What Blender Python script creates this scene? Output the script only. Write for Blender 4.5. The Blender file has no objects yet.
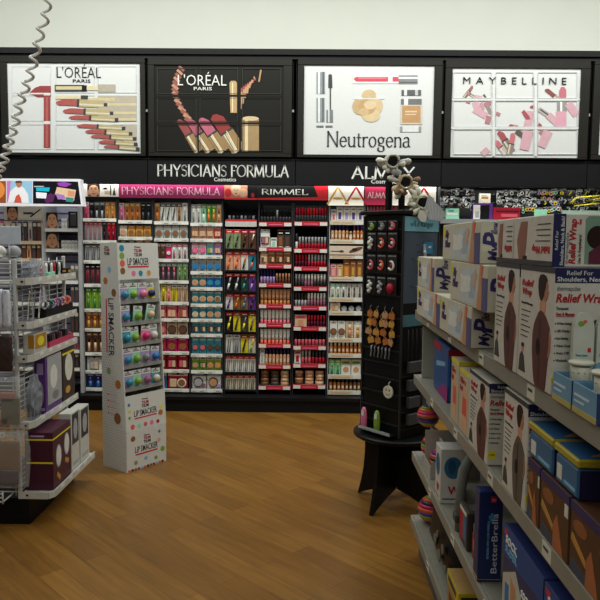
import bpy, math, random
from mathutils import Vector, Matrix
random.seed(7)
SC = bpy.context.scene
COL = SC.collection
R = math.radians
# ------------------------------------------------------------------ camera
F_PX = 680.0
CAM_H = 1.43
cam_d = bpy.data.cameras.new('camera')
cam_d.sensor_fit = 'HORIZONTAL'
cam_d.sensor_width = 36.0
cam_d.lens = 36.0 * F_PX / 600.0
cam_d.clip_start = 0.05
cam = bpy.data.objects.new('camera', cam_d)
COL.objects.link(cam)
CAM_R = Matrix.Rotation(R(0.67), 3, 'Z') @ Matrix.Rotation(math.pi / 2 - math.atan(58 / F_PX), 3, 'X') @ Matrix.Rotation(R(0.55), 3, 'Z')
cam.matrix_world = Matrix.Translation((0, 0, CAM_H)) @ CAM_R.to_4x4()
SC.camera = cam
# ------------------------------------------------------------------ world, lamps, exposure
SC.view_settings.view_transform = 'Standard'
SC.view_settings.look = 'None'
SC.view_settings.gamma = 1.0
SC.view_settings.use_curve_mapping = False
SC.view_settings.exposure = 0.0
wd = bpy.data.worlds.new('store_air'); SC.world = wd; wd.use_nodes = True
wd.node_tree.nodes['Background'].inputs[0].default_value = (0.95, 1.0, 0.93, 1)
wd.node_tree.nodes['Background'].inputs[1].default_value = 0.06

def area(name, loc, size, energy, rot=(0, 0, 0), color=(0.97, 1.0, 0.93), spread=180):
    l = bpy.data.lights.new(name, 'AREA'); l.shape = 'RECTANGLE'
    l.size, l.size_y = size; l.energy = energy; l.color = color; l.spread = R(spread)
    o = bpy.data.objects.new(name, l); COL.objects.link(o)
    o.location = loc; o.rotation_euler = rot
    return o
# rows of ceiling fluorescents over the far half of the aisle, and the tubes tucked under the fixture canopy
area('ceiling_tubes_far', (0.3, 4.3, 3.9), (7.5, 0.5), 150, (R(20), 0, 0))
area('ceiling_tubes_mid', (0.3, 2.3, 3.9), (7.0, 0.5), 40, (R(12), 0, 0))
area('ceiling_tubes_near', (-0.4, -1.6, 3.9), (6.0, 0.5), 74, (R(48), 0, 0))
area('canopy_tubes', (-0.2, 5.66, 1.905), (5.2, 0.06), 11, (R(28), 0, 0), spread=150)

# ------------------------------------------------------------------ helpers
def at(px, py, Y):
    """the point of the plane y = Y seen at this pixel of the photograph"""
    d = CAM_R @ Vector(((px - 300) / F_PX, (300 - py) / F_PX, -1.0))
    return Vector((0, 0, CAM_H)) + d * (Y / d.y)

def at_x(px, py, X):
    """the point of the plane x = X seen at this pixel of the photograph"""
    d = CAM_R @ Vector(((px - 300) / F_PX, (300 - py) / F_PX, -1.0))
    return Vector((0, 0, CAM_H)) + d * (X / d.x)

def lin(c):
    return tuple((v / 12.92 if v <= 0.04045 else ((v + 0.055) / 1.055) ** 2.4) for v in c)

PAL = {
 'white': (228, 228, 222), 'cream': (214, 206, 184), 'silver': (170, 172, 176), 'grey': (128, 130, 134), 'charcoal': (58, 58, 62),
 'black': (24, 24, 26), 'pink': (226, 120, 160), 'magenta': (214, 40, 120), 'rose': (214, 96, 110), 'crimson': (176, 24, 48), 'red': (204, 36, 44),
 'coral': (226, 96, 74), 'orange': (232, 110, 50), 'gold': (206, 152, 70), 'amber': (184, 110, 50), 'bronze': (140, 92, 52), 'brown': (98, 62, 44),
 'tan': (198, 146, 106), 'beige': (216, 184, 150), 'peach': (226, 172, 140), 'yellow': (232, 214, 40), 'lime': (128, 168, 58), 'green': (70, 132, 62),
 'forest': (36, 66, 44), 'mint': (150, 214, 184), 'teal': (56, 150, 168), 'turquoise': (48, 136, 164), 'blue': (40, 120, 190), 'navy': (34, 38, 92),
 'purple': (96, 52, 138), 'lilac': (176, 150, 206), 'mauve': (150, 96, 118), 'maroon': (84, 26, 50), 'sage': (140, 156, 112), 'sky': (130, 184, 214),
 'skin': (206, 148, 116), 'hair': (46, 30, 26), 'gloss': (196, 62, 74), 'paper': (222, 220, 210), 'dusk': (70, 74, 92), 'copper': (120, 74, 44),
}
_M = {}
def mat(key, rough=0.5, metal=0.0, var=0.06, emit=0.0, scale=30.0, bump=0.0):
    """procedural paint: a palette colour (or an RGB triple) gently mottled by noise"""
    k = (key, rough, metal, var, emit, scale, bump)
    if k in _M: return _M[k]
    c = PAL[key] if isinstance(key, str) else key
    c = lin([v / 255.0 for v in c])
    m = bpy.data.materials.new((key if isinstance(key, str) else 'tone') + '_surface'); m.use_nodes = True
    nt = m.node_tree; b = nt.nodes['Principled BSDF']
    tc = nt.nodes.new('ShaderNodeTexCoord'); nz = nt.nodes.new('ShaderNodeTexNoise'); nz.inputs['Scale'].default_value = scale
    nz.inputs['Detail'].default_value = 3.0
    nt.links.new(tc.outputs['Object'], nz.inputs['Vector'])
    rp = nt.nodes.new('ShaderNodeValToRGB')
    rp.color_ramp.elements[0].position = 0.3; rp.color_ramp.elements[1].position = 0.7
    rp.color_ramp.elements[0].color = (*[max(0, v * (1 - var)) for v in c], 1)
    rp.color_ramp.elements[1].color = (*[min(1, v * (1 + var)) for v in c], 1)
    nt.links.new(nz.outputs['Fac'], rp.inputs['Fac']); nt.links.new(rp.outputs['Color'], b.inputs['Base Color'])
    b.inputs['Specular IOR Level'].default_value = 0.18 if max(c) < 0.03 else 0.4
    b.inputs['Roughness'].default_value = rough; b.inputs['Metallic'].default_value = metal
    if emit:
        nt.links.new(rp.outputs['Color'], b.inputs['Emission Color']); b.inputs['Emission Strength'].default_value = emit
    if bump:
        bp = nt.nodes.new('ShaderNodeBump'); bp.inputs['Strength'].default_value = bump; bp.inputs['Distance'].default_value = 0.002
        nt.links.new(nz.outputs['Fac'], bp.inputs['Height']); nt.links.new(bp.outputs['Normal'], b.inputs['Normal'])
    _M[k] = m
    return m

def clear_plastic(name, tint=(0.9, 0.93, 0.93), mix=0.84):
    m = bpy.data.materials.new(name); m.use_nodes = True
    nt = m.node_tree; out = nt.nodes['Material Output']; b = nt.nodes['Principled BSDF']
    b.inputs['Base Color'].default_value = (*tint, 1); b.inputs['Roughness'].default_value = 0.12
    nz = nt.nodes.new('ShaderNodeTexNoise'); nz.inputs['Scale'].default_value = 25
    bp = nt.nodes.new('ShaderNodeBump'); bp.inputs['Strength'].default_value = 0.5; bp.inputs['Distance'].default_value = 0.01
    nt.links.new(nz.outputs['Fac'], bp.inputs['Height']); nt.links.new(bp.outputs['Normal'], b.inputs['Normal'])
    t = nt.nodes.new('ShaderNodeBsdfTransparent'); mx = nt.nodes.new('ShaderNodeMixShader'); mx.inputs[0].default_value = mix
    nt.links.new(b.outputs[0], mx.inputs[1]); nt.links.new(t.outputs[0], mx.inputs[2]); nt.links.new(mx.outputs[0], out.inputs['Surface'])
    return m
FILM = clear_plastic('clear_film')
SHEET = clear_plastic('clear_sheet', (0.8, 0.86, 0.88), 0.6)

XF = Vector((1, 0, 0)); ZU = Vector((0, 0, 1))
def frame(o, ux=(1, 0, 0), uy=(0, 0, 1)):
    ux = Vector(ux).normalized(); uy = Vector(uy).normalized()
    return (Vector(o), ux, uy, ux.cross(uy))

class MB:
    """collects shapes; build() links them as one mesh object"""
    def __init__(s): s.v, s.f, s.mi, s.mats, s.sm = [], [], [], [], []
    def m(s, mt):
        if mt not in s.mats: s.mats.append(mt)
        return s.mats.index(mt)
    def add(s, vs, fs, mt, smooth=False):
        b = len(s.v); i = s.m(mt)
        s.v += [tuple(v) for v in vs]
        for f in fs:
            s.f.append([b + k for k in f]); s.mi.append(i); s.sm.append(smooth)
        return s
    def box(s, x0, x1, y0, y1, z0, z1, mt, c=0.0):
        if c <= 0:
            vs = [(x, y, z) for z in (z0, z1) for y in (y0, y1) for x in (x0, x1)]
            return s.add(vs, [(0, 2, 3, 1), (4, 5, 7, 6), (0, 1, 5, 4), (2, 6, 7, 3), (0, 4, 6, 2), (1, 3, 7, 5)], mt)
        # chamfered box
        X = (x0, x1); Y = (y0, y1); Z = (z0, z1); sg = (1, -1); vs = []; ix = {}
        for i in (0, 1):
            for j in (0, 1):
                for k in (0, 1):
                    p = (X[i], Y[j], Z[k]); d = (sg[i] * c, sg[j] * c, sg[k] * c)
                    for a in range(3):
                        q = [p[t] + (0 if t == a else d[t]) for t in range(3)]
                        ix[(i, j, k, a)] = len(vs); vs.append(tuple(q))
        fs = []
        for a in range(3):
            o = [t for t in range(3) if t != a]
            for e in (0, 1):
                def key(p, q):
                    t = [0, 0, 0]; t[a] = e; t[o[0]] = p; t[o[1]] = q
                    return ix[(t[0], t[1], t[2], a)]
                fs.append([key(0, 0), key(1, 0), key(1, 1), key(0, 1)])
            for p in (0, 1):
                for q in (0, 1):
                    t0 = [0, 0, 0]; t1 = [0, 0, 0]; t1[a] = 1
                    for t in (t0, t1): t[o[0]] = p; t[o[1]] = q
                    fs.append([ix[(*t0, o[0])], ix[(*t1, o[0])], ix[(*t1, o[1])], ix[(*t0, o[1])]])
        for i in (0, 1):
            for j in (0, 1):
                for k in (0, 1): fs.append([ix[(i, j, k, 0)], ix[(i, j, k, 1)], ix[(i, j, k, 2)]])
        return s.add(vs, fs, mt)
    def poly(s, pts, fr, t0, t1, mt):
        """outline in a frame, extruded between two distances along the frame's normal"""
        o, ux, uy, n = fr
        a = 0.0
        for i in range(len(pts)):
            x0, y0 = pts[i]; x1, y1 = pts[(i + 1) % len(pts)]; a += x0 * y1 - x1 * y0
        if a < 0: pts = pts[::-1]
        k = len(pts)
        vs = [o + ux * p[0] + uy * p[1] + n * t1 for p in pts] + [o + ux * p[0] + uy * p[1] + n * t0 for p in pts]
        fs = [list(range(k)), list(range(2 * k - 1, k - 1, -1))]
        fs += [[i, k + i, k + (i + 1) % k, (i + 1) % k] for i in range(k)]
        return s.add(vs, fs, mt)
    def rect(s, x0, x1, y0, y1, fr, mt, t1=0.0008, t0=-0.0004):
        return s.poly([(x0, y0), (x1, y0), (x1, y1), (x0, y1)], fr, t0, t1, mt)
    def oval(s, cx, cy, rx, ry, fr, mt, t1=0.001, t0=-0.0004, n=20, a=0.0):
        ca, sa = math.cos(a), math.sin(a)
        pts = []
        for i in range(n):
            u, v = rx * math.cos(2 * math.pi * i / n), ry * math.sin(2 * math.pi * i / n)
            pts.append((cx + u * ca - v * sa, cy + u * sa + v * ca))
        return s.poly(pts, fr, t0, t1, mt)
    def cyl(s, p0, p1, r0, r1, mt, n=12, smooth=True):
        p0, p1 = Vector(p0), Vector(p1); d = (p1 - p0).normalized()
        a = Vector((0, 0, 1)) if abs(d.z) < 0.9 else Vector((1, 0, 0))
        u = d.cross(a).normalized(); w = d.cross(u)
        vs = []
        for p, r in ((p0, r0), (p1, r1)):
            for i in range(n):
                t = 2 * math.pi * i / n; vs.append(p + (u * math.cos(t) + w * math.sin(t)) * r)
        s.add(vs, [[i, n + i, n + (i + 1) % n, (i + 1) % n] for i in range(n)], mt, smooth)
        b = len(s.v) - 2 * n; k = s.m(mt)
        s.f += [[b + i for i in range(n)], [b + n + i for i in range(n - 1, -1, -1)]]; s.mi += [k, k]; s.sm += [False, False]
        return s
    def lathe(s, prof, mt, c=(0, 0, 0), n=16, sx=1.0, sy=1.0, smooth=True):
        c = Vector(c); vs = []
        for r, z in prof:
            for i in range(n):
                t = 2 * math.pi * i / n; vs.append(c + Vector((r * sx * math.cos(t), r * sy * math.sin(t), z)))
        k = len(prof); fs = []
        for j in range(k - 1):
            for i in range(n): fs.append([j * n + i, j * n + (i + 1) % n, (j + 1) * n + (i + 1) % n, (j + 1) * n + i])
        fs.append(list(range(n - 1, -1, -1))); fs.append([(k - 1) * n + i for i in range(n)])
        return s.add(vs, fs, mt, smooth)
    def ball(s, c, r, mt, n=12, sz=1.0, sy=1.0):
        h = n // 2 + 1
        prof = [(max(r * math.sin(math.pi * j / h), r * 0.02), -r * sz * math.cos(math.pi * j / h)) for j in range(h + 1)]
        return s.lathe(prof, mt, c, n, 1.0, sy)
    def tube(s, pts, r, mt, n=6):
        pts = [Vector(p) for p in pts]; vs = []; prev = None
        for i, p in enumerate(pts):
            d = (pts[min(i + 1, len(pts) - 1)] - pts[max(i - 1, 0)]).normalized()
            if prev is None:
                a = Vector((0, 0, 1)) if abs(d.z) < 0.9 else Vector((1, 0, 0)); u = d.cross(a).normalized()
            else:
                u = (prev - d * prev.dot(d)).normalized()
            prev = u; w = d.cross(u)
            rr = r[i] if isinstance(r, (list, tuple)) else r
            for k in range(n):
                t = 2 * math.pi * k / n; vs.append(p + (u * math.cos(t) + w * math.sin(t)) * rr)
        fs = []
        for j in range(len(pts) - 1):
            for i in range(n): fs.append([j * n + i, j * n + (i + 1) % n, (j + 1) * n + (i + 1) % n, (j + 1) * n + i])
        fs.append(list(range(n - 1, -1, -1))); fs.append([(len(pts) - 1) * n + i for i in range(n)])
        return s.add(vs, fs, mt, True)
    def text(s, body, fr, x, y, h, mt, w=None, align='L', t1=0.0012, t0=-0.0004, shear=0.0, bold=0.0, wmax=None):
        """plain sans lettering: cap height h, lower edge at (x, y) in the frame; squeezed to width w if given"""
        vs, fs, wid = glyphs(body, bold)
        sx = h / 0.70; sy = h / 0.70
        if w: sx = w / max(wid, 1e-6)
        elif wmax and wid * sx > wmax: sx = wmax / wid
        off = 0 if align == 'L' else -wid * sx / 2 if align == 'C' else -wid * sx
        o, ux, uy, n = fr
        P = [o + ux * (x + off + (p[0] + shear * p[1]) * sx) + uy * (y + p[1] * sy) + n * (t1 if p[2] > 0 else t0) for p in vs]
        return s.add(P, fs, mt)
    def build(s, name, parent=None, origin=None, smooth_angle=40):
        me = bpy.data.meshes.new(name)
        o0 = Vector(origin) if origin is not None else Vector((0, 0, 0))
        me.from_pydata([tuple(Vector(v) - o0) for v in s.v], [], s.f)
        for mt in s.mats: me.materials.append(mt)
        me.polygons.foreach_set('material_index', s.mi)
        me.polygons.foreach_set('use_smooth', s.sm)
        me.update()
        o = bpy.data.objects.new(name, me); COL.objects.link(o)
        o.location = o0
        if parent is not None: o.parent = parent; 
        return o

_G = {}
def glyphs(body, bold):
    k = (body, bold)
    if k in _G: return _G[k]
    cu = bpy.data.curves.new('letters', 'FONT'); cu.body = body; cu.size = 1.0; cu.extrude = 0.01; cu.resolution_u = 2; cu.offset = bold
    ob = bpy.data.objects.new('letters', cu)
    me = bpy.data.meshes.new_from_object(ob)
    vs = [tuple(v.co) for v in me.vertices]; fs = [list(p.vertices) for p in me.polygons]
    x0 = min([v[0] for v in vs] or [0]); vs = [(v[0] - x0, v[1], v[2]) for v in vs]
    wid = max([v[0] for v in vs] or [0.01])
    bpy.data.objects.remove(ob); bpy.data.curves.remove(cu); bpy.data.meshes.remove(me)
    _G[k] = (vs, fs, wid)
    return _G[k]

def arc(cx, cy, rx, ry, a0, a1, n=10):
    return [(cx + rx * math.cos(R(a0 + (a1 - a0) * i / n)), cy + ry * math.sin(R(a0 + (a1 - a0) * i / n))) for i in range(n + 1)]
# drawn roman letters: width, pen lines, serif spots
ROM = {
 'P': (.62, [[(.12, 0), (.12, 1)], [(.12, .98), (.3, .98)] + arc(.3, .73, .28, .25, 90, -90) + [(.12, .48)]], [(.12, 0), (.12, 1)]),
 'H': (.86, [[(.13, 0), (.13, 1)], [(.73, 0), (.73, 1)], [(.13, .52), (.73, .52)]], [(.13, 0), (.13, 1), (.73, 0), (.73, 1)]),
 'Y': (.8, [[(.08, 1), (.4, .48), (.4, 0)], [(.72, 1), (.4, .48)]], [(.08, 1), (.72, 1), (.4, 0)]),
 'S': (.58, [[(.5, .82)] + arc(.29, .75, .2, .22, 30, 230) + arc(.28, .26, .22, .25, 60, -150)], []),
 'I': (.3, [[(.15, 0), (.15, 1)]], [(.15, 0), (.15, 1)]),
 'C': (.82, [arc(.44, .5, .38, .49, 42, 318, 16)], []),
 'A': (.84, [[(.08, 0), (.42, 1)], [(.42, 1), (.76, 0)], [(.22, .36), (.62, .36)]], [(.08, 0), (.76, 0)]),
 'N': (.86, [[(.13, 0), (.13, 1)], [(.13, 1), (.73, 0)], [(.73, 0), (.73, 1)]], [(.13, 0), (.13, 1), (.73, 1)]),
 'F': (.58, [[(.12, 0), (.12, 1)], [(.12, .98), (.52, .98), (.52, .84)], [(.12, .52), (.42, .52)]], [(.12, 0), (.12, 1)]),
 'O': (.9, [arc(.45, .5, .38, .49, 0, 360, 20)], []),
 'R': (.72, [[(.12, 0), (.12, 1)], [(.12, .98), (.3, .98)] + arc(.3, .74, .26, .24, 90, -90) + [(.12, .5)], [(.34, .5), (.68, 0)]], [(.12, 0), (.12, 1), (.68, 0)]),
 'M': (1.0, [[(.1, 0), (.16, 1)], [(.16, 1), (.5, .1)], [(.5, .1), (.82, 1)], [(.82, 1), (.9, 0)]], [(.1, 0), (.9, 0), (.14, 1), (.84, 1)]),
 'U': (.84, [[(.13, 1), (.13, .32)] + arc(.42, .32, .29, .31, 180, 360) + [(.71, 1)]], [(.13, 1), (.71, 1)]),
 'L': (.6, [[(.12, 0), (.12, 1)], [(.12, .02), (.54, .02), (.54, .18)]], [(.12, 0), (.12, 1)]),
 'E': (.6, [[(.12, 0), (.12, 1)], [(.12, .98), (.52, .98)], [(.12, .52), (.44, .52)], [(.12, .02), (.54, .02)]], [(.12, 0), (.12, 1)]),
 'n': (.58, [[(.12, 0), (.12, .64)], [(.12, .5)] + arc(.3, .46, .17, .19, 150, 0) + [(.47, 0)]], [(.12, 0), (.47, 0), (.1, .64)]),
 'e': (.52, [[(.08, .36), (.46, .36)] + arc(.27, .33, .2, .33, 8, 320, 14)], []),
 'u': (.6, [[(.12, .64), (.12, .2)] + arc(.29, .2, .17, .19, 180, 330), [(.48, .64), (.48, 0)]], [(.1, .64), (.46, .64), (.5, 0)]),
 't': (.36, [[(.16, .85), (.16, .15)] + arc(.26, .13, .1, .12, 180, 300), [(.03, .62), (.32, .62)]], []),
 'r': (.42, [[(.12, 0), (.12, .64)], [(.12, .46)] + arc(.3, .5, .14, .15, 150, 50)], [(.12, 0), (.1, .64)]),
 'o': (.58, [arc(.29, .33, .21, .33, 0, 360, 16)], []),
 'g': (.56, [arc(.26, .44, .17, .21, 0, 360, 14), [(.4, .58), (.54, .62)], [(.16, .26), (.12, .12), (.3, .08), (.46, .04)] + arc(.27, -.14, .2, .16, 40, -220, 12)], []),
 'a': (.52, [arc(.26, .47, .16, .18, 150, 20) + [(.41, .1), (.5, .02)], [(.41, .38)] + arc(.24, .18, .17, .18, 80, 320, 12)], []),
 's': (.44, [[(.36, .54)] + arc(.22, .49, .13, .15, 40, 230) + arc(.22, .17, .15, .17, 60, -150)], []),
 'm': (.86, [[(.12, 0), (.12, .64)], [(.12, .5)] + arc(.28, .46, .15, .19, 150, 0) + [(.43, 0)], [(.43, .5)] + arc(.58, .46, .15, .19, 150, 0) + [(.73, 0)]], [(.12, 0), (.43, 0), (.73, 0)]),
 'i': (.28, [[(.14, 0), (.14, .64)], [(.14, .82), (.14, .92)]], [(.14, 0)]),
 'c': (.5, [arc(.28, .33, .2, .33, 45, 315, 12)], []),
 ' ': (.35, [], []),
}
def roman(mb, body, fr, x0, x1, y, h, mt, thick=.13, thin=.035, serif=.09, nib=14, t1=0.0012):
    """roman lettering drawn with a broad pen between x0 and x1, cap height h"""
    tot = sum(ROM[c][0] for c in body); k = (x1 - x0) / tot
    o, ux, uy, n = fr; ca, sa = math.cos(R(nib)), math.sin(R(nib)); cx = 0.0
    for ch in body:
        adv, lines, ser = ROM[ch]
        for ln in lines:
            for (ax, ay), (bx, by) in zip(ln, ln[1:]):
                dx, dy = bx - ax, by - ay; L = math.hypot(dx, dy)
                if L < 1e-6: continue
                dx /= L; dy /= L; w = (thin + thick * abs(dx * sa - dy * ca)) / 2
                e = w * 0.5
                q = [(ax - dx * e - dy * w, ay - dy * e + dx * w), (bx + dx * e - dy * w, by + dy * e + dx * w), (bx + dx * e + dy * w, by + dy * e - dx * w), (ax - dx * e + dy * w, ay - dy * e - dx * w)]
                mb.poly([(x0 + (cx + p[0]) * k, y + p[1] * h) for p in q], fr, -0.0004, t1, mt)
        if serif:
            for sx, sy in ser:
                yy = sy if sy < .01 else sy
                a, b = (yy, yy + .045) if sy < .01 else (yy - .045, yy)
                mb.poly([(x0 + (cx + sx - serif) * k, y + a * h), (x0 + (cx + sx + serif) * k, y + a * h), (x0 + (cx + sx + serif) * k, y + b * h), (x0 + (cx + sx - serif) * k, y + b * h)], fr, -0.0004, t1, mt)
        cx += adv

USED = {}
def tag(o, label, cat, group=None, kind=None):
    if kind: o['kind'] = kind
    else:
        n = len(label.split())
        if n > 16: print('LONG', n, label)
        if label in USED and not group: print('SAME', label)
        USED[label] = 1
        o['label'] = label; o['category'] = cat
        if group: o['group'] = group
    return o
def struct(o):
    o['kind'] = 'structure'; return o
def empty(name, loc, rz=0.0):
    o = bpy.data.objects.new(name, None); COL.objects.link(o); o.location = loc; o.rotation_euler = (0, 0, rz)
    o.empty_display_size = 0.05
    return o
def copy_tree(o, parent=None):
    c = o.copy(); COL.objects.link(c); c.parent = parent
    for ch in o.children: copy_tree(ch, c)
    return c
ORD = 'zeroth first second third fourth fifth sixth seventh eighth ninth tenth eleventh twelfth thirteenth fourteenth'.split()

def face_close(mb, fr, x0, x1, h):
    """a close-up portrait filling its card: hair in the corners, brows, eyes, nose, lips"""
    w = x1 - x0; P = lambda pts: [(x0 + w * a, h * b) for a, b in pts]
    mb.rect(x0, x1, 0, h, fr, mat((196, 146, 112)), t1=.0006)
    mb.poly(P([(0, 1), (1, 1), (1, .3), (.9, .55), (.82, .8), (.62, .92), (.36, .9), (.18, .78), (.1, .5), (0, .4)]), fr, 0, .0010, mat('hair'))
    mb.poly(P([(.06, 0), (.12, .22), (.3, .05), (.34, 0)]), fr, 0, .0010, mat('brown')); mb.poly(P([(.94, 0), (.88, .22), (.7, .05), (.66, 0)]), fr, 0, .0010, mat('brown'))
    for s, c in ((-1, .34), (1, .66)):
        mb.oval(x0 + w * c, h * .60, w * .09, h * .035, fr, mat((70, 46, 38)), t1=.0012, n=10); mb.rect(x0 + w * (c - .1), x0 + w * (c + .1), h * .68, h * .71, fr, mat('brown'), t1=.0012)
    mb.poly(P([(.47, .58), (.53, .58), (.57, .38), (.43, .38)]), fr, 0, .0011, mat((176, 124, 94)))
    mb.oval(x0 + w * .5, h * .24, w * .14, h * .05, fr, mat((176, 76, 74)), t1=.0013, n=12)

def face_print(mb, fr, cx, cy, r, skin='skin', hair='hair', lips='crimson', bg=None, w=None, h=None):
    """a small printed portrait: hair, face, eyes, nose line, lips"""
    if bg: mb.rect(cx - w / 2, cx + w / 2, cy - h / 2, cy + h / 2, fr, mat(bg), t1=0.0006)
    mb.oval(cx - r * .05, cy + r * .25, r * 1.0, r * 1.1, fr, mat(hair), t1=0.0010)
    mb.oval(cx, cy, r * .72, r, fr, mat(skin), t1=0.0014)
    for s in (-1, 1): mb.oval(cx + s * r * .3, cy + r * .2, r * .16, r * .08, fr, mat('hair'), t1=0.0018, n=8)
    mb.oval(cx, cy - r * .5, r * .25, r * .12, fr, mat(lips), t1=0.0018, n=8)
    mb.rect(cx - r * .05, cx + r * .05, cy - r * .25, cy + r * .1, fr, mat('tan'), t1=0.0017)
# ================================================================== the room
def plank_floor():
    m = bpy.data.materials.new('wood_planks'); m.use_nodes = True
    nt = m.node_tree; b = nt.nodes['Principled BSDF']
    tc = nt.nodes.new('ShaderNodeTexCoord'); mp = nt.nodes.new('ShaderNodeMapping'); mp.inputs['Rotation'].default_value = (0, 0, R(45))
    nt.links.new(tc.outputs['Object'], mp.inputs['Vector'])
    br = nt.nodes.new('ShaderNodeTexBrick')
    br.inputs['Scale'].default_value = 1.0; br.inputs['Brick Width'].default_value = 0.92; br.inputs['Row Height'].default_value = 0.105
    br.inputs['Mortar Size'].default_value = 0.0012; br.inputs['Mortar Smooth'].default_value = 0.3; br.inputs['Bias'].default_value = -0.1
    br.offset = 0.37
    br.inputs['Color1'].default_value = (*lin((0.59, 0.42, 0.18)), 1); br.inputs['Color2'].default_value = (*lin((0.495, 0.34, 0.135)), 1)
    br.inputs['Mortar'].default_value = (*lin((0.36, 0.23, 0.10)), 1)
    nt.links.new(mp.outputs['Vector'], br.inputs['Vector'])
    mp2 = nt.nodes.new('ShaderNodeMapping'); mp2.inputs['Scale'].default_value = (3, 34, 1)
    nt.links.new(mp.outputs['Vector'], mp2.inputs['Vector'])
    nz = nt.nodes.new('ShaderNodeTexNoise'); nz.inputs['Scale'].default_value = 1.0; nz.inputs['Detail'].default_value = 6; nz.inputs['Distortion'].default_value = 0.6
    nt.links.new(mp2.outputs['Vector'], nz.inputs['Vector'])
    rp = nt.nodes.new('ShaderNodeValToRGB'); rp.color_ramp.elements[0].position = 0.3; rp.color_ramp.elements[1].position = 0.75
    rp.color_ramp.elements[0].color = (0.72, 0.70, 0.66, 1); rp.color_ramp.elements[1].color = (1.1, 1.1, 1.1, 1)
    nt.links.new(nz.outputs['Fac'], rp.inputs['Fac'])
    mx = nt.nodes.new('ShaderNodeMix'); mx.data_type = 'RGBA'; mx.blend_type = 'MULTIPLY'; mx.inputs[0].default_value = 1.0
    nt.links.new(br.outputs['Color'], mx.inputs[6]); nt.links.new(rp.outputs['Color'], mx.inputs[7])
    # slow blotches of worn finish
    n3 = nt.nodes.new('ShaderNodeTexNoise'); n3.inputs['Scale'].default_value = 1.3; n3.inputs['Detail'].default_value = 2
    nt.links.new(tc.outputs['Object'], n3.inputs['Vector'])
    r3 = nt.nodes.new('ShaderNodeValToRGB'); r3.color_ramp.elements[0].color = (0.86, 0.86, 0.86, 1); r3.color_ramp.elements[1].color = (1.08, 1.08, 1.08, 1)
    nt.links.new(n3.outputs['Fac'], r3.inputs['Fac'])
    mx2 = nt.nodes.new('ShaderNodeMix'); mx2.data_type = 'RGBA'; mx2.blend_type = 'MULTIPLY'; mx2.inputs[0].default_value = 1.0
    nt.links.new(mx.outputs[2], mx2.inputs[6]); nt.links.new(r3.outputs['Color'], mx2.inputs[7])
    nt.links.new(mx2.outputs[2], b.inputs['Base Color'])
    b.inputs['Roughness'].default_value = 0.33; b.inputs['Specular IOR Level'].default_value = 0.5
    bp = nt.nodes.new('ShaderNodeBump'); bp.inputs['Strength'].default_value = 0.12; bp.inputs['Distance'].default_value = 0.002
    nt.links.new(nz.outputs['Fac'], bp.inputs['Height']); nt.links.new(bp.outputs['Normal'], b.inputs['Normal'])
    return m
WALLP = mat((226, 228, 220), 0.8, 0, 0.015, 0, 3.0)
RX0, RX1, RY0, RY1, RZ = -4.6, 4.6, -3.0, 6.36, 4.0
struct(MB().box(RX0, RX1, RY0, RY1, -0.08, 0.0, plank_floor()).build('floor'))
struct(MB().box(RX0, RX1, RY0, RY1, RZ, RZ + 0.08, mat((205, 207, 200), 0.9, 0, 0.02, 0, 5)).build('ceiling'))
struct(MB().box(RX0, RX1, RY1 - 0.08, RY1, 0, RZ, WALLP).build('wall_back'))
struct(MB().box(RX0 - 0.08, RX0, RY0, RY1, 0, RZ, mat((150, 150, 146), 0.9)).build('wall_left'))
struct(MB().box(RX1, RX1 + 0.08, RY0, RY1, 0, RZ, mat((150, 150, 146), 0.9)).build('wall_right'))
struct(MB().box(RX0, RX1, RY0 - 0.08, RY0, 0, RZ, mat((110, 110, 108), 0.9)).build('wall_front'))

# ================================================================== wall fixture: plinth, rail, fascias, posters
YB = 5.61                      # front of the wall fixture
BLK = mat((20, 20, 22), 0.45); BLK2 = mat((36, 36, 38), 0.5); BLKM = mat((15, 15, 16), 0.55)
FRAMEB = mat((36, 35, 32), 0.45)
def zpx(py, Y=YB, px=300): return at(px, py, Y).z
def xpx(px, Y=YB, py=290): return at(px, py, Y).x
XL, XR = -3.4, 3.4
mb = MB().box(XL, XR, YB, 6.17, 0.0, 0.10, BLKM).box(XL, XR, YB - 0.012, 6.17, 0.10, 0.128, BLK)
tag(mb.build('plinth'), 'long glossy black plinth along the floor under all the cosmetics bays', 'plinth')
mb = MB().box(XL, XR, 6.18, 6.26, 0.0, 3.02, BLKM)
tag(mb.build('back_board'), 'tall black backing board behind the posters and cosmetics bays', 'back board')
zt = zpx(50)
mb = MB().box(XL, XR, YB - 0.03, 6.17, zt - 0.045, zt, BLK).box(XL, XR, YB - 0.01, 6.17, zt - 0.074, zt - 0.05, BLK2)
tag(mb.build('top_rail'), 'long black double rail capping the wall fixture above the posters', 'rail')

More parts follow.
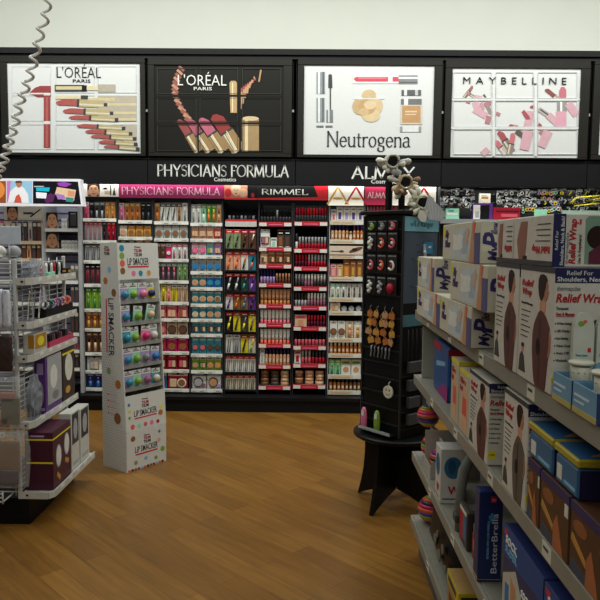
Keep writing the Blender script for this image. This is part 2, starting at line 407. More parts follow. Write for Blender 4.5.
SEC = [(-152, 1), (1, 147), (147, 296), (296, 443), (443, 590), (590, 740)]
def sx(px): return at(px, 110, YB).x
zf0, zf1 = zpx(185.5), zpx(161)
FASC = ['plain black fascia panel beyond the coiled cord', 'plain black fascia panel under the gold and red lipstick poster',
        'black fascia reading PHYSICIANS FORMULA Cosmetics in white roman capitals', 'black fascia reading ALMAY Cosmetics in white letters',
        'plain black fascia panel under the MAYBELLINE poster', 'plain black fascia panel past the MAYBELLINE poster']
FWHITE = mat((235, 235, 232), 0.5)
for i, (a, b) in enumerate(SEC):
    x0, x1 = sx(a) + 0.002, sx(b) - 0.002
    if i in (0, 5): pass
    root = empty('header_fascia', ((x0 + x1) / 2, YB, zf0))
    tag(root, FASC[i], 'fascia', 'black fascia panels under the posters')
    c = (x0 + x1) / 2; w = (x1 - x0) / 2
    MB().box(-w, w, 0, 0.05, 0, zf1 - zf0, mat((24, 24, 27), 0.5), 0.003).build('panel', root)
    MB().box(-w, w, 0.0, 0.56, zf1 - zf0 + 0.002, zf1 - zf0 + 0.016, BLK).build('canopy_top', root)
    if i in (2, 3):
        fr = frame((-c, -0.0004, -zf0)); m2 = MB()
        def pt(px, py): q = at(px, py, YB); return q.x, q.z
        if i == 2:
            xa, za = pt(157, 176.0); xb, zb = pt(289, 176.6); z1 = pt(160, 164.6)[1]
            # local shift for the frame's own origin
            roman(m2, 'PHYSICIANS FORMULA', fr, xa, xb, za, z1 - za, FWHITE, thick=.105, thin=.035, serif=.08)
            m2.build('lettering', root); m2 = MB()
            xa, za = pt(214, 181.2); xb = pt(236, 180.6)[0]
            m2.text('Cosmetics', fr, xa, za, 0.031, FWHITE, w=xb - xa, bold=.01)
        else:
            xa, za = pt(351, 178.5); xb = pt(415, 178.5)[0]; z1 = pt(355, 166.8)[1]
            roman(m2, 'ALMAY', fr, xa, xb, za, z1 - za, FWHITE, thick=.08, thin=.055, serif=0)
            m2.build('lettering', root); m2 = MB()
            xa, za = pt(371, 183.4); xb = pt(399, 183.4)[0]
            m2.text('Cosmetics', fr, xa, za, 0.033, FWHITE, w=xb - xa, bold=.01)
        m2.build('lettering', root)

# ---- posters: frame > backing, print, lettering
YP = YB - 0.012
class Art:
    """poster artwork laid out on the poster plane"""
    def __init__(s, org): s.fr = frame((-org[0], -0.002, -org[2])); s.mb = MB(); s.k = 0
    def p(s, px, py): q = at(px, py, YP); return (q.x, q.z)
    def poly(s, pts, m, t=None):
        s.k += 1
        s.mb.poly([s.p(*q) for q in pts], s.fr, -0.0006, 0.0008 + 0.00006 * s.k if t is None else t, mat(m) if not hasattr(m, 'node_tree') else m)
    def rect(s, x0, x1, y0, y1, m): s.poly([(x0, y0), (x1, y0), (x1, y1), (x0, y1)], m)
    def oval(s, cx, cy, rx, ry, m, a=0, n=22):
        ca, sa = math.cos(R(a)), math.sin(R(a))
        s.poly([(cx + rx * math.cos(2 * math.pi * i / n) * ca - ry * math.sin(2 * math.pi * i / n) * sa, cy + rx * math.cos(2 * math.pi * i / n) * sa + ry * math.sin(2 * math.pi * i / n) * ca) for i in range(n)], m)
    def bar(s, x0, y0, x1, y1, w, m, w1=None):
        """slanted bar of width w from one point to another"""
        dx, dy = x1 - x0, y1 - y0; L = math.hypot(dx, dy); nx, ny = -dy / L, dx / L; w1 = w if w1 is None else w1
        s.poly([(x0 + nx * w / 2, y0 + ny * w / 2), (x1 + nx * w1 / 2, y1 + ny * w1 / 2), (x1 - nx * w1 / 2, y1 - ny * w1 / 2), (x0 - nx * w / 2, y0 - ny * w / 2)], m)
    def stick(s, x0, y0, x1, y1, w, tip, body, f=0.4, bandc='charcoal'):
        """a lipstick: slanted bullet then a metal barrel"""
        dx, dy = x1 - x0, y1 - y0; L = math.hypot(dx, dy); ux, uy = dx / L, dy / L; nx, ny = -uy, ux
        q = lambda a, b: (x0 + ux * L * a + nx * w * b, y0 + uy * L * a + ny * w * b)
        s.poly([q(0.0, .12), q(.03, -.12), q(.16, -.42), q(f, -.42), q(f, .42), q(.05, .42)], tip)
        s.poly([q(f, -.5), q(1, -.5), q(1, .5), q(f, .5)], body)
        s.poly([q(f, -.5), q(f + .05, -.5), q(f + .05, .5), q(f, .5)], bandc)
        s.poly([q(f + .05, .05), q(1, .05), q(1, .3), q(f + .05, .3)], 'cream')

def poster(px0, px1, py0, py1, fr0, fr1, label, panel):
    o = at((px0 + px1) / 2, py1, YP)
    root = empty('poster_frame', o); tag(root, label, 'poster')
    A = Art(o)
    f = A.fr
    q = lambda px, py: A.p(px, py)
    x0, z0 = q(px0, py1); x1, z1 = q(px1, py0); X0 = q(fr0, 110)[0]; X1 = q(fr1, 110)[0]
    Z0 = q(300, 157.5)[1]; Z1 = min(q(300, 59)[1], zpx(50) - 0.078)
    m = MB()
    O = Vector(o)
    def bx(a, b, c, d, mt, y0=-0.014, y1=0.03): m.box(a - O.x, b - O.x, y0, y1, c - O.z, d - O.z, mt, 0.003)
    bx(X0, X1, Z0, z0, FRAMEB); bx(X0, X1, z1, Z1, FRAMEB); bx(X0, x0, z0, z1, FRAMEB); bx(x1, X1, z0, z1, FRAMEB)
    m.build('frame', root)
    MB().box(x0 - O.x, x1 - O.x, 0.0, 0.02, z0 - O.z, z1 - O.z, panel).build('poster_sheet', root)
    # metal posts that carry the frame at both ends, with pale clips
    k = MB()
    for s in (X0 - O.x - 0.012, X1 - O.x + 0.006):
        k.box(s, s + 0.006, 0.03, 0.40, Z0 - O.z + 0.0, Z1 - O.z, BLKM)
    k.build('side_fin', root)
    k = MB()
    k.box(X1 - O.x + 0.001, X1 - O.x + 0.016, 0.004, 0.02, 0.33, 0.35, mat('silver'))
    k.build('clip', root)
    return root, A

def panes(A, xs, ys, m):
    w = 0.35
    for a, b in xs:
        for c, d in ys:
            A.rect(a, b, c, c + w, m); A.rect(a, b, d - w, d, m); A.rect(a, a + w, c, d, m); A.rect(b - w, b, c, d, m)
WHT = mat((216, 218, 219), 0.4, 0, 0.01)
# 1: gold lipsticks on white
root, A = poster(9.5, 140, 63.5, 152.5, 1.5, 145.5, 'white poster reading L\'ORÉAL PARIS with stepped red lipsticks in gold barrels', WHT)
panes(A, [(12, 51), (56, 94.5), (98, 136.5)], [(66.5, 93), (95.5, 121), (124.5, 149.5)], (206, 210, 212))
A.rect(44, 50.5, 97, 147.5, (150, 66, 66)); A.rect(46, 48, 97, 147.5, (180, 96, 92)); A.poly([(30, 92.5), (35, 88), (40, 86), (51, 86), (51, 97), (38, 97), (33, 95)], (146, 58, 60))
A.rect(44, 50.5, 93, 95.5, (218, 220, 221)); A.rect(44, 50.5, 121.3, 124.2, (218, 220, 221)); A.rect(30, 51, 93, 94.4, (218, 220, 221))
A.rect(98, 115.5, 84.5, 92, (176, 166, 150)); A.rect(98, 136.5, 96, 121, (182, 172, 156)); A.rect(124, 136.5, 124.5, 145, (184, 174, 158))
A.rect(55, 84, 85, 91.5, 'charcoal'); A.rect(56, 82, 86.4, 89.8, (206, 192, 150)); A.rect(82, 87, 85.5, 91.5, 'black'); A.rect(87, 98, 86, 90.5, (214, 204, 170))
A.rect(56, 81, 95.5, 99, (216, 206, 172)); A.rect(81, 88, 95.5, 99, 'charcoal'); A.rect(88, 115, 98, 101, (206, 192, 150))
for x0, y0, x1, w in ((56, 102, 104, 7.2), (63, 110.5, 110, 6.2), (69, 117, 115, 4.8), (77, 125.5, 122, 4.6), (85.5, 131, 129, 4.8), (91, 136, 133, 4.2), (99, 141.5, 134, 4.2), (104, 146.2, 136, 3.8)):
    A.stick(x0, y0, x1, y0 + 2.4, w, (168, 84, 80), (184, 170, 128), 0.44)
    A.rect(x1, x1 + 3.6, y0 + 1.2, y0 + 4.6, 'charcoal')
    if x1 < 118: A.rect(x1 + 3.6, 136.5, y0 + 1.4, y0 + 4, (208, 196, 156))
A.mb.build('print', root)
m2 = MB(); x0, z0 = A.p(57, 77.8); x1 = A.p(101, 77.8)[0]
m2.text("L'ORÉAL", A.fr, x0, z0, 0.086, mat('black'), w=x1 - x0, bold=-0.012, t1=0.003)
m2.build('lettering', root); m2 = MB(); x0, z0 = A.p(73, 82.6); x1 = A.p(90.5, 82.6)[0]; m2.text('PARIS', A.fr, x0, z0, 0.026, mat('black'), w=x1 - x0, t1=0.003)
m2.build('lettering', root)
# 2: black poster
root, A = poster(155, 283.5, 66, 153, 148.5, 292, 'black poster reading L\'ORÉAL PARIS with a ring of gold lipsticks', mat((28, 27, 24), 0.4, 0, 0.03))
for i in range(15):
    t = i / 14; a = R(150 + 110 * t) ; cx, cy = 205 + 33 * math.cos(a), 99 - 0 + -34 * math.sin(a)
    cx = 181 - 9.5 * math.sin(math.pi * min(1, t * 1.05)) + 6 * t; cy = 68 + 52 * t
    A.bar(cx - 2, cy - 2, cx + 3 + 2 * t, cy + 3, 2.6 + 1.2 * t, ((186, 140, 110) if i % 2 else (150, 84, 80)))
for i, (x, y, w, c) in enumerate(((179, 119, 10, (150, 72, 70)), (189, 118.5, 11, (176, 92, 110)), (201, 117.5, 13, (190, 100, 124)), (214.5, 114, 16, (146, 52, 50)))):
    dx, L = 12 + 1.5 * i, 34 + i
    A.stick(x, y, x + dx + 8, min(151.5, y + L), w * .9, c, (158, 128, 88), 0.46)
    A.bar(x + 9 + i, y + 17, x + dx + 6, 150, 1.0, (240, 222, 180)); A.bar(x + 7 + i, y + 19, x + dx + 3, 150, .7, (96, 70, 40))
A.poly([(242, 119), (246, 116.8), (255, 116.8), (259, 119), (259, 151.5), (242, 151.5)], (166, 138, 98)); A.rect(245, 248, 119, 151.5, (232, 212, 172)); A.oval(250.5, 118.6, 8.3, 2.2, (214, 190, 150))
A.poly([(229.5, 83), (231, 81), (235.5, 81), (237, 83), (237, 113), (230.5, 113)], (186, 156, 112)); A.rect(232, 233.2, 83, 112, (236, 216, 176))
for i in range(7):
    x, y = 241.5 + 2.2 * i, 96 - 3.8 * i * (0.6 + .05 * i)
    A.bar(x, 84 - i * 1.6 + 4, x + .4, 93 - i * 2.4 + 2, 2.2, (168, 66, 76)); A.bar(x + .2, 92 - i * 2.4, x - 1, 109 - i * 5.2, 2.0, (190, 150, 108))
A.bar(259, 82, 261, 70, 1.6, (180, 140, 100))
g = (64, 62, 57)
for (a, b) in ((197.4, 199), (239.3, 241)): A.rect(a, b, 67, 151.8, (29, 28, 25))
for (a, b) in ((94.8, 97), (122.4, 124.4)): A.rect(156, 282, a, b, (29, 28, 25))
panes(A, [(157.5, 196.5), (200, 238), (242.5, 281)], [(68.5, 94), (98, 121.6), (125, 151)], g)
A.mb.build('print', root)
m2 = MB(); x0, z0 = A.p(178, 85.6); x1 = A.p(226.5, 85.6)[0]
m2.text("L'ORÉAL", A.fr, x0, z0, 0.086, FWHITE, w=x1 - x0, t1=0.0075, bold=-.008)
m2.build('lettering', root); m2 = MB(); x0, z0 = A.p(194, 90.4); x1 = A.p(212, 90.4)[0]; m2.text('PARIS', A.fr, x0, z0, 0.026, FWHITE, w=x1 - x0, t1=0.0075)
m2.build('lettering', root)
# 3: Neutrogena
root, A = poster(303.5, 434.5, 66, 154.5, 297.5, 441.5, 'white poster reading Neutrogena with mascara, gloss, powder and foundation', WHT)
A.rect(316.5, 325, 72, 94, (140, 146, 152)); A.rect(318, 320, 72, 94, (224, 228, 232)); A.rect(322.5, 324, 72, 94, (84, 88, 94))
A.rect(316.5, 324.6, 98, 122, (140, 146, 152)); A.rect(318, 320, 98, 122, (224, 228, 232)); A.rect(322.3, 323.6, 98, 122, (84, 88, 94))
A.poly([(328.4, 75), (330, 74), (332, 75), (332.4, 88), (328.2, 88)], 'charcoal'); A.rect(329.7, 331, 88, 112, 'charcoal'); A.rect(326.4, 333, 110, 122.5, (120, 124, 130)); A.rect(328, 329.6, 110, 122.5, (210, 214, 218))
for x in (316.5, 325.5): A.rect(x, x + 7, 125.6, 127.4, (110, 112, 116))
A.rect(352.5, 406, 74.8, 83.6, (236, 226, 228)); A.poly([(353.5, 79), (356, 77), (388, 77), (388, 81.8), (356, 81.8)], (206, 74, 92)); A.rect(392.5, 399, 77, 81.8, (206, 74, 92)); A.rect(358, 386, 77.6, 78.8, (230, 130, 142))
A.rect(398.5, 417.5, 75.4, 84, (130, 132, 136)); A.rect(398.5, 417.5, 77, 79, (226, 228, 232)); A.rect(398.5, 417.5, 82, 83, (80, 82, 86))
for cx, cy, rx, ry, c in ((369, 95, 7, 5.4, (206, 180, 140)), (360, 106.5, 7.6, 8.4, (198, 168, 124)), (375, 106, 7.8, 8.6, (212, 186, 146)), (371, 115.5, 9, 6.6, (216, 194, 154)), (367, 107, 8.6, 7.6, (190, 158, 114)), (370, 105, 6, 4.5, (220, 196, 158)), (364, 112, 5, 4, (206, 178, 134))):
    A.oval(cx, cy, rx, ry, c)
A.rect(354, 384, 98.2, 99.4, (218, 220, 221))
A.rect(401.5, 421, 90, 95.6, (90, 92, 96)); A.rect(404, 407, 90, 95.6, (220, 222, 226)); A.rect(415, 418, 90, 95.6, (190, 192, 196)); A.rect(401, 421.5, 99, 105, (110, 112, 116)); A.rect(404, 408, 99, 105, (228, 230, 232))
A.rect(400.5, 422, 105, 124.5, (208, 200, 188)); A.rect(402, 420.5, 106, 123, (190, 148, 104)); A.rect(405, 417, 111, 112.4, (226, 202, 170)); A.rect(405, 416, 114, 115, (226, 202, 170)); A.rect(400, 421, 126.5, 132, (150, 152, 156)); A.rect(402.5, 418.5, 126.5, 132, (222, 224, 226))
A.mb.build('print', root)
m2 = MB(); x0, z0 = A.p(326, 146.5); x1 = A.p(410, 146.5)[0]; z1 = A.p(326, 131.4)[1]
roman(m2, 'Neutrogena', A.fr, x0, x1, z0, z1 - z0, mat((52, 54, 58)), thick=.075, thin=.022, serif=.07, t1=0.003)
m2.build('lettering', root)
# 4: Maybelline
root, A = poster(450, 581, 69, 157.2, 444.5, 588.5, 'white poster reading MAYBELLINE with scattered pink lipsticks', WHT)
xs = [(453, 491.5), (495.5, 533.5), (537.5, 577)]; ys = [(72.5, 98.5), (101, 127), (129.5, 154.5)]
pk, dp, rd = (210, 166, 178), (178, 120, 130), (166, 78, 86)
A.stick(473, 86, 464, 98, 3.6, (150, 96, 92), (120, 104, 96)); A.stick(466, 92, 476, 98, 3, dp, (150, 140, 134)); A.bar(475, 96, 482, 97.4, 2.6, pk); A.bar(483.5, 94.5, 485.5, 97.5, 2, (110, 90, 90))
A.bar(466, 102, 470, 103, 2, dp)
for x0, y0, x1, y1, w, c in ((473, 106, 479, 104, 6, pk), (474, 109, 486, 116, 7, pk), (484, 105, 491, 103, 4, dp), (487, 106, 491, 114, 4, (150, 136, 134)), (489, 116, 487, 124, 5, dp), (481, 102.5, 483, 110, 3, (200, 146, 160))): A.bar(x0, y0, x1, y1, w, c)
A.bar(496, 113, 500, 115, 3.4, dp); A.stick(509, 125, 518, 127, 2.6, rd, dp)
A.bar(530, 111, 527.5, 127, 6, pk, 8); A.poly([(521.5, 112), (524, 109.8), (529, 116), (530.5, 119.5), (526, 120)], rd); A.oval(532, 107, 2, 1.5, rd)
A.stick(545.5, 89, 557, 98.6, 5, (132, 74, 70), (190, 150, 146), 0.72); A.poly([(559, 98.5), (559, 91), (561, 87), (564, 87), (566, 90), (566, 98.5)], (190, 112, 122))
A.bar(538.5, 109, 549, 116, 5, (176, 166, 166)); A.bar(540, 109.5, 548, 115, 1.4, (70, 66, 66)); A.bar(548, 115, 558, 124, 7, pk); A.rect(557, 566.5, 102, 112, (150, 144, 146)); A.rect(560, 562, 102, 112, (240, 240, 240)); A.rect(556, 566, 111.5, 126.8, (216, 160, 178)); A.bar(568, 103.5, 576.5, 115, 8, pk); A.bar(538, 124, 541, 126.5, 3, rd)
A.stick(499, 131, 512, 152, 7, rd, (132, 118, 112), 0.42); A.stick(494.5, 140, 506, 154, 6, (196, 110, 120), (190, 180, 174), 0.5); A.stick(513.5, 133, 509, 154, 6, (196, 112, 120), (140, 126, 120), 0.5)
A.bar(516, 131, 524, 137, 5, (96, 82, 80)); A.bar(528, 131, 524, 150, 10, pk, 9); A.bar(482, 154.3, 488, 149, 6, pk); A.bar(541, 130, 547, 136, 7, dp); A.bar(548, 131, 541, 147, 9, pk, 8)
for (a, b) in ((492.2, 494.8), (534.2, 536.8)): A.rect(a, b, 86, 156.5, (218, 220, 221))
for (a, b) in ((98.8, 100.7), (127.2, 129.2)): A.rect(451, 580, a, b, (218, 220, 221))
panes(A, xs, ys, (208, 210, 214))
A.mb.build('print', root)
m2 = MB(); x0 = A.p(463, 84)[0]; x1 = A.p(566, 84)[0]; z0 = A.p(500, 84.2)[1]; z1 = A.p(500, 77.2)[1]
word = 'MAYBELLINE'; ws = [glyphs(c, 0)[2] for c in word]; k = (z1 - z0) / 0.7 * 1.12; gap = ((x1 - x0) - sum(ws) * k) / 9; x = x0
for c, w in zip(word, ws):
    m2.text(c, A.fr, x, z0, z1 - z0, mat((40, 40, 44)), w=w * k, t1=0.008, bold=-.014); x += w * k + gap
m2.build('lettering', root)
# neighbours whose edges just show at both borders
for (a, b, fa, fb, lab) in ((598, 736, 592.5, 738, 'framed white poster past the MAYBELLINE poster, cut off by the picture edge'),):
    root, A = poster(a, b, 66, 155, fa, fb, lab, WHT)


# ================================================================== cosmetics on the wall
YS, YC = 5.72, 5.745           # shelf fronts, product fronts
STR = {'w': mat((222, 222, 216), 0.4), 'r': mat((190, 40, 52), 0.4), 'c': mat((206, 198, 178), 0.45), 'k': BLK}
BAYW = {}
_proto = {}
def P_card(w, h, c, style):
    card, head, prod, prod2 = c
    m = MB(); m.box(-w / 2, w / 2, 0, 0.003, 0, h, mat(card, 0.35), 0.0008)
    fr = frame((0, 0, 0))
    m.rect(-w / 2 + .0006, w / 2 - .0006, h * .80, h * .985, fr, mat(head, 0.35)); m.rect(-w * .3, w * .3, h * .86, h * .91, fr, mat('charcoal' if head in ('white', 'cream', 'yellow') else 'white', .4), t1=0.0012)
    m.oval(0, h * .955, w * .07, w * .07, fr, BLKM, t1=0.0016, n=8)
    for i in range(2): m.rect(-w * .32, w * (.1 + .1 * i), h * (.05 + .045 * i), h * (.065 + .045 * i), fr, mat('grey', .4), t1=.0012)
    root = m.build('')
    k = MB()
    if style == 'tube':
        a, b = Vector((-.20 * w, -.009, .10 * h)), Vector((.22 * w, -.009, .76 * h)); q = a.lerp(b, .5)
        k.cyl(a, q, .13 * w, .15 * w, mat(prod, .25), 10); k.cyl(q, b, .11 * w, .09 * w, mat(prod2, .25), 10)
    elif style == 'tall':
        k.cyl((0, -.009, .08 * h), (0, -.009, .5 * h), .20 * w, .20 * w, mat(prod, .3), 10); k.cyl((0, -.009, .5 * h), (0, -.009, .76 * h), .16 * w, .14 * w, mat(prod2, .25), 10)
    elif style == 'slim':
        for s in (-.24, .06): k.cyl((s * w, -.007, .06 * h), ((s + .17) * w, -.007, .74 * h), .06 * w, .055 * w, mat(prod, .3), 8)
    elif style == 'pan':
        r = min(w * .45, h * .37)
        k.cyl((0, 0, h * .40), (0, -.010, h * .40), r, r * .96, mat(prod2, .3), 18); k.cyl((0, -.0095, h * .40), (0, -.0125, h * .40), r * .78, r * .76, mat(prod, .6), 18)
    elif style == 'quad':
        r = min(w * .40, h * .33)
        k.box(-r * 1.05, r * 1.05, -.010, 0, h * .40 - r, h * .40 + r, mat(prod2, .3), .003)
        k.box(-r * .85, -r * .05, -.0125, -.0095, h * .40 - r * .8, h * .40 + r * .8, mat(prod, .6), .001); k.box(r * .05, r * .85, -.0125, -.0095, h * .40 - r * .8, h * .40 + r * .8, mat('beige', .6), .001)
    elif style == 'duo':
        r = w * .24
        k.box(-w * .40, -w * .06, -.014, 0, h * .12, h * .62, mat(prod2, .3), .003); k.cyl((w * .2, 0, h * .38), (w * .2, -.012, h * .38), r, r * .95, mat('white', .3), 16); k.cyl((w * .2, -.0115, h * .38), (w * .2, -.014, h * .38), r * .74, r * .74, mat(prod, .6), 16)
    elif style == 'mirror':
        r = min(w * .36, h * .33)
        k.cyl((-w * .06, 0, h * .42), (-w * .06, -.012, h * .42), r, r * .95, mat('charcoal', .3), 18); k.cyl((-w * .06, -.0115, h * .42), (-w * .06, -.014, h * .42), r * .78, r * .78, mat(prod, .4), 18)
        k.box(w * .22, w * .46, -.012, 0, h * .12, h * .36, mat(prod2, .3), .003)
    k.build('blister', root)
    return root
def P_carton(w, h, c, style):
    body, acc, pic = c[:3]; d = min(.06, max(.02, w * .7))
    m = MB(); m.box(-w / 2, w / 2, 0, d, 0, h, mat(body, .35), .001)
    root = m.build('')
    k = MB(); fr = frame((0, 0, 0)); dark = 'charcoal' if body in ('white', 'cream', 'beige', 'pink', 'peach', 'silver', 'gold', 'lilac') else 'white'
    k.rect(-w * .46, w * .46, h * .70, h * .93, fr, mat(acc, .35)); k.rect(-w * .3, w * .3, h * .78, h * .84, fr, mat(dark, .4), t1=.0012)
    if style == 'disc':
        r = min(w * .38, h * .28); k.oval(0, h * .34, r, r, fr, mat('white', .4), t1=.0010); k.oval(0, h * .34, r * .82, r * .82, fr, mat(pic, .5), t1=.0014)
    else:
        k.rect(-w * .22, w * .22, h * .14, h * .60, fr, mat(pic, .4)); k.rect(-w * .3, w * .3, h * .05, h * .08, fr, mat(dark, .4))
    k.build('print', root)
    return root
def P_bottle(w, h, c, style):
    body, cap = c[:2]; r = w * .46
    m = MB().lathe([(r * .9, 0), (r, h * .04), (r, h * .56), (r * .8, h * .63), (r * .45, h * .66)], mat(body, .25), (0, r, 0), 12)
    root = m.build('')
    MB().lathe([(r * .72, h * .655), (r * .72, h * .98), (r * .62, h)], mat(cap, .25), (0, r, 0), 12).build('cap', root)
    MB().box(-r * .5, r * .5, -.0008, r * .3, h * .2, h * .4, mat('cream' if body in ('brown', 'bronze', 'amber', 'tan', 'peach') else 'white', .5)).build('label_print', root)
    return root
def P_tube(w, h, c, style):
    body, cap = c[:2]; r = w * .46
    m = MB(); n = 12; vs = []
    for z, a, b in ((h * .30, 1, 1), (h * .6, 1.0, .75), (h * .9, 1.05, .25), (h, 1.08, .10)):
        vs += [(r * a * math.cos(2 * math.pi * i / n), r + r * b * math.sin(2 * math.pi * i / n), z) for i in range(n)]
    fs = [[j * n + i, j * n + (i + 1) % n, (j + 1) * n + (i + 1) % n, (j + 1) * n + i] for j in range(3) for i in range(n)] + [list(range(n - 1, -1, -1)), [3 * n + i for i in range(n)]]
    m.add(vs, fs, mat(body, .3), True)
    root = m.build('')
    MB().lathe([(r * .95, 0), (r * .95, h * .02), (r * .9, h * .30)], mat(cap, .25), (0, r, 0), n).build('cap', root)
    return root
def P_lipstick(w, h, c, style):
    body, cap = c[:2]; r = w * .42
    m = MB().lathe([(r, 0), (r, h * .46), (r * .85, h * .48)], mat(body, .25), (0, r, 0), 10)
    root = m.build('')
    MB().lathe([(r * .86, h * .485), (r * .86, h * .96), (r * .7, h)], mat(cap, .2, .0), (0, r, 0), 10).build('cap', root)
    return root
def P_compact(w, h, c, style):
    body, lid = c[:2]; r = w * .47
    m = MB().lathe([(r * .94, 0), (r, h * .15), (r, h * .5)], mat(body, .4), (0, r, 0), 16)
    root = m.build('')
    MB().lathe([(r, h * .51), (r, h * .85), (r * .93, h)], mat(lid, .25), (0, r, 0), 16).build('lid', root)
    return root
def P_jar(w, h, c, style):
    body, lid = c[:2]; r = min(w, h) * .46
    m = MB().cyl((0, .03, r), (0, .006, r), r, r, mat(body, .3), 16)
    root = m.build('')
    MB().cyl((0, .005, r), (0, -.004, r), r * .9, r * .86, mat(lid, .3), 16).build('lid', root)
    return root
KIND = {  # kind: builder, object name, noun, category
 'tube': (P_card, 'mascara_card', 'mascara card', 'mascara'), 'tall': (P_card, 'makeup_card', 'makeup card', 'makeup'), 'slim': (P_card, 'pencil_card', 'pencil card', 'eye pencil'),
 'pan': (P_card, 'compact_card', 'compact card', 'compact'), 'quad': (P_card, 'palette_card', 'palette card', 'palette'), 'duo': (P_card, 'makeup_set_card', 'duo card', 'makeup'), 'mirror': (P_card, 'mirror_compact_card', 'mirror compact card', 'compact'),
 'carton': (P_carton, 'makeup_carton', 'carton', 'carton'), 'disc': (P_carton, 'powder_carton', 'powder carton', 'carton'),
 'bottle': (P_bottle, 'foundation_bottle', 'bottle', 'bottle'), 'tube_s': (P_tube, 'makeup_tube', 'tube', 'tube'), 'lipstick': (P_lipstick, 'lipstick', 'lipstick', 'lipstick'),
 'compact': (P_compact, 'powder_compact', 'compact', 'compact'), 'jar': (P_jar, 'round_jar', 'jar', 'jar'),
}
def product(kind, w, h, c, loc, label, group):
    key = (kind, round(w, 3), round(h, 3), tuple(c))
    b, name, noun, cat = KIND[kind]
    if key in _proto: o = copy_tree(_proto[key])
    else:
        o = b(w, h, c, kind); _proto[key] = o
    o.name = name; o.location = loc
    tag(o, label, cat, group)
    return o

def bay(name, px0, px1, strips, ref, bayname, stripkind, top_py, label, slat=None, bot_py=397):
    """one column of the wall: back panel, dividers, shelves with price strips (parts)"""
    x0, x1 = xpx(px0, YS), xpx(px1, YS); cx = (x0 + x1) / 2; w = (x1 - x0) / 2
    zb = zpx(bot_py, YS, (px0 + px1) / 2); zt = zpx(top_py, YS, (px0 + px1) / 2)
    root = empty(name, (cx, YS, 0.13)); tag(root, label, 'display bay')
    MB().box(-w + .004, w - .004, .40, .412, 0, zt - .13, slat or mat((60, 60, 62), .5)).build('back_panel', root)
    for s in (-1, 1):
        MB().box(s * (w - .004) - .0035, s * (w - .004) + .0035, .01, .40, 0, zt - .13, mat('charcoal', .4) if stripkind != 'c' else mat('silver', .4)).build('divider', root)
    for j, py in enumerate(strips):
        z = zpx(py, YS, (px0 + px1) / 2) - .13
        if z < 0.034: z = 0.034
        sh = MB().box(-w + .008, w - .008, .004, .392, z - .010, z, BLK2 if stripkind in 'wk' else mat('grey', .4)).build('shelf', root)
        hh = {'w': .017, 'r': .022, 'c': .022, 'k': .010}[stripkind]
        st = MB().box(-w + .006, w - .006, -.006, .003, z - hh * 1.3, z + hh * .35, STR[stripkind], .001); fr = frame((0, -.006, 0))
        if stripkind == 'r':
            for s in (-1, 1): st.rect(s * w * .72 - .03, s * w * .72 + .03, z - hh * 1.2, z + hh * .1, fr, STR['w'])
            st.rect(-w * .4, w * .4, z - hh * .75, z - hh * .45, fr, mat('pink'))
        elif stripkind == 'c':
            st.rect(w * .45, w * .9, z - hh * 1.2, z + hh * .2, fr, STR['w']); st.rect(-w * .8, w * .3, z - hh * .7, z - hh * .4, fr, mat('tan'))
        elif stripkind == 'w':
            for q in range(4):
                xq = -w + (q + .5) * w / 2; st.rect(xq - w * .16, xq + w * .10, z - hh * .9, z - hh * .6, fr, mat('grey'))
                if (q + j) % 3 == 0: st.rect(xq - w * .2, xq + w * .2, z - hh * 1.28, z + hh * .34, fr, mat((238, 238, 232)), t1=.0014)
        st.build('price_strip', root)
    return root, x0, x1

def rows(bayname, ref, px0, px1, spec, group):
    """spec: (top pixel, shelf pixel, row number, [(kind, colours, count or width), ...])"""
    x0, x1 = xpx(px0, YC) + .008, xpx(px1, YC) - .008
    pm = (px0 + px1) / 2
    for (pt, pb, rn, items) in spec:
        z0 = zpx(pb, YS, pm) + .0006; z1 = zpx(pt, YC, pm)
        if z0 < .1646: z0 = .1646
        h = z1 - z0
        tot = sum(i[2] * (i[3] if len(i) > 3 else 1) for i in items); u = (x1 - x0) / tot; x = x0; n = 0
        for it in items:
            kind, c, cnt = it[:3]; uw = u * (it[3] if len(it) > 3 else 1); hs = it[4] if len(it) > 4 else 1.0
            for k in range(cnt):
                n += 1; w = uw * .93
                if kind in ('lipstick', 'bottle', 'tube_s'): w = min(w, h * .5)
                noun = KIND[kind][2]
                two = '' if len(c) < 2 else c[1]
                lab = f'{c[0]} {noun}, {ORD[n] if n < 15 else n} from {ref}, {ORD[rn]} shelf of {bayname}'
                if kind in ('bottle', 'tube_s', 'lipstick'): lab = f'{c[0]} {noun} with {two} cap, {ORD[n] if n < 15 else n} from {ref}, {ORD[rn]} shelf of {bayname}'
                dy = .012 + (.01 if kind not in ('bottle', 'lipstick') else 0)
                product(kind, w, h * hs, c, (x + uw / 2, YC + dy - .022, z0), lab, group)
                x += uw
W = 'white'
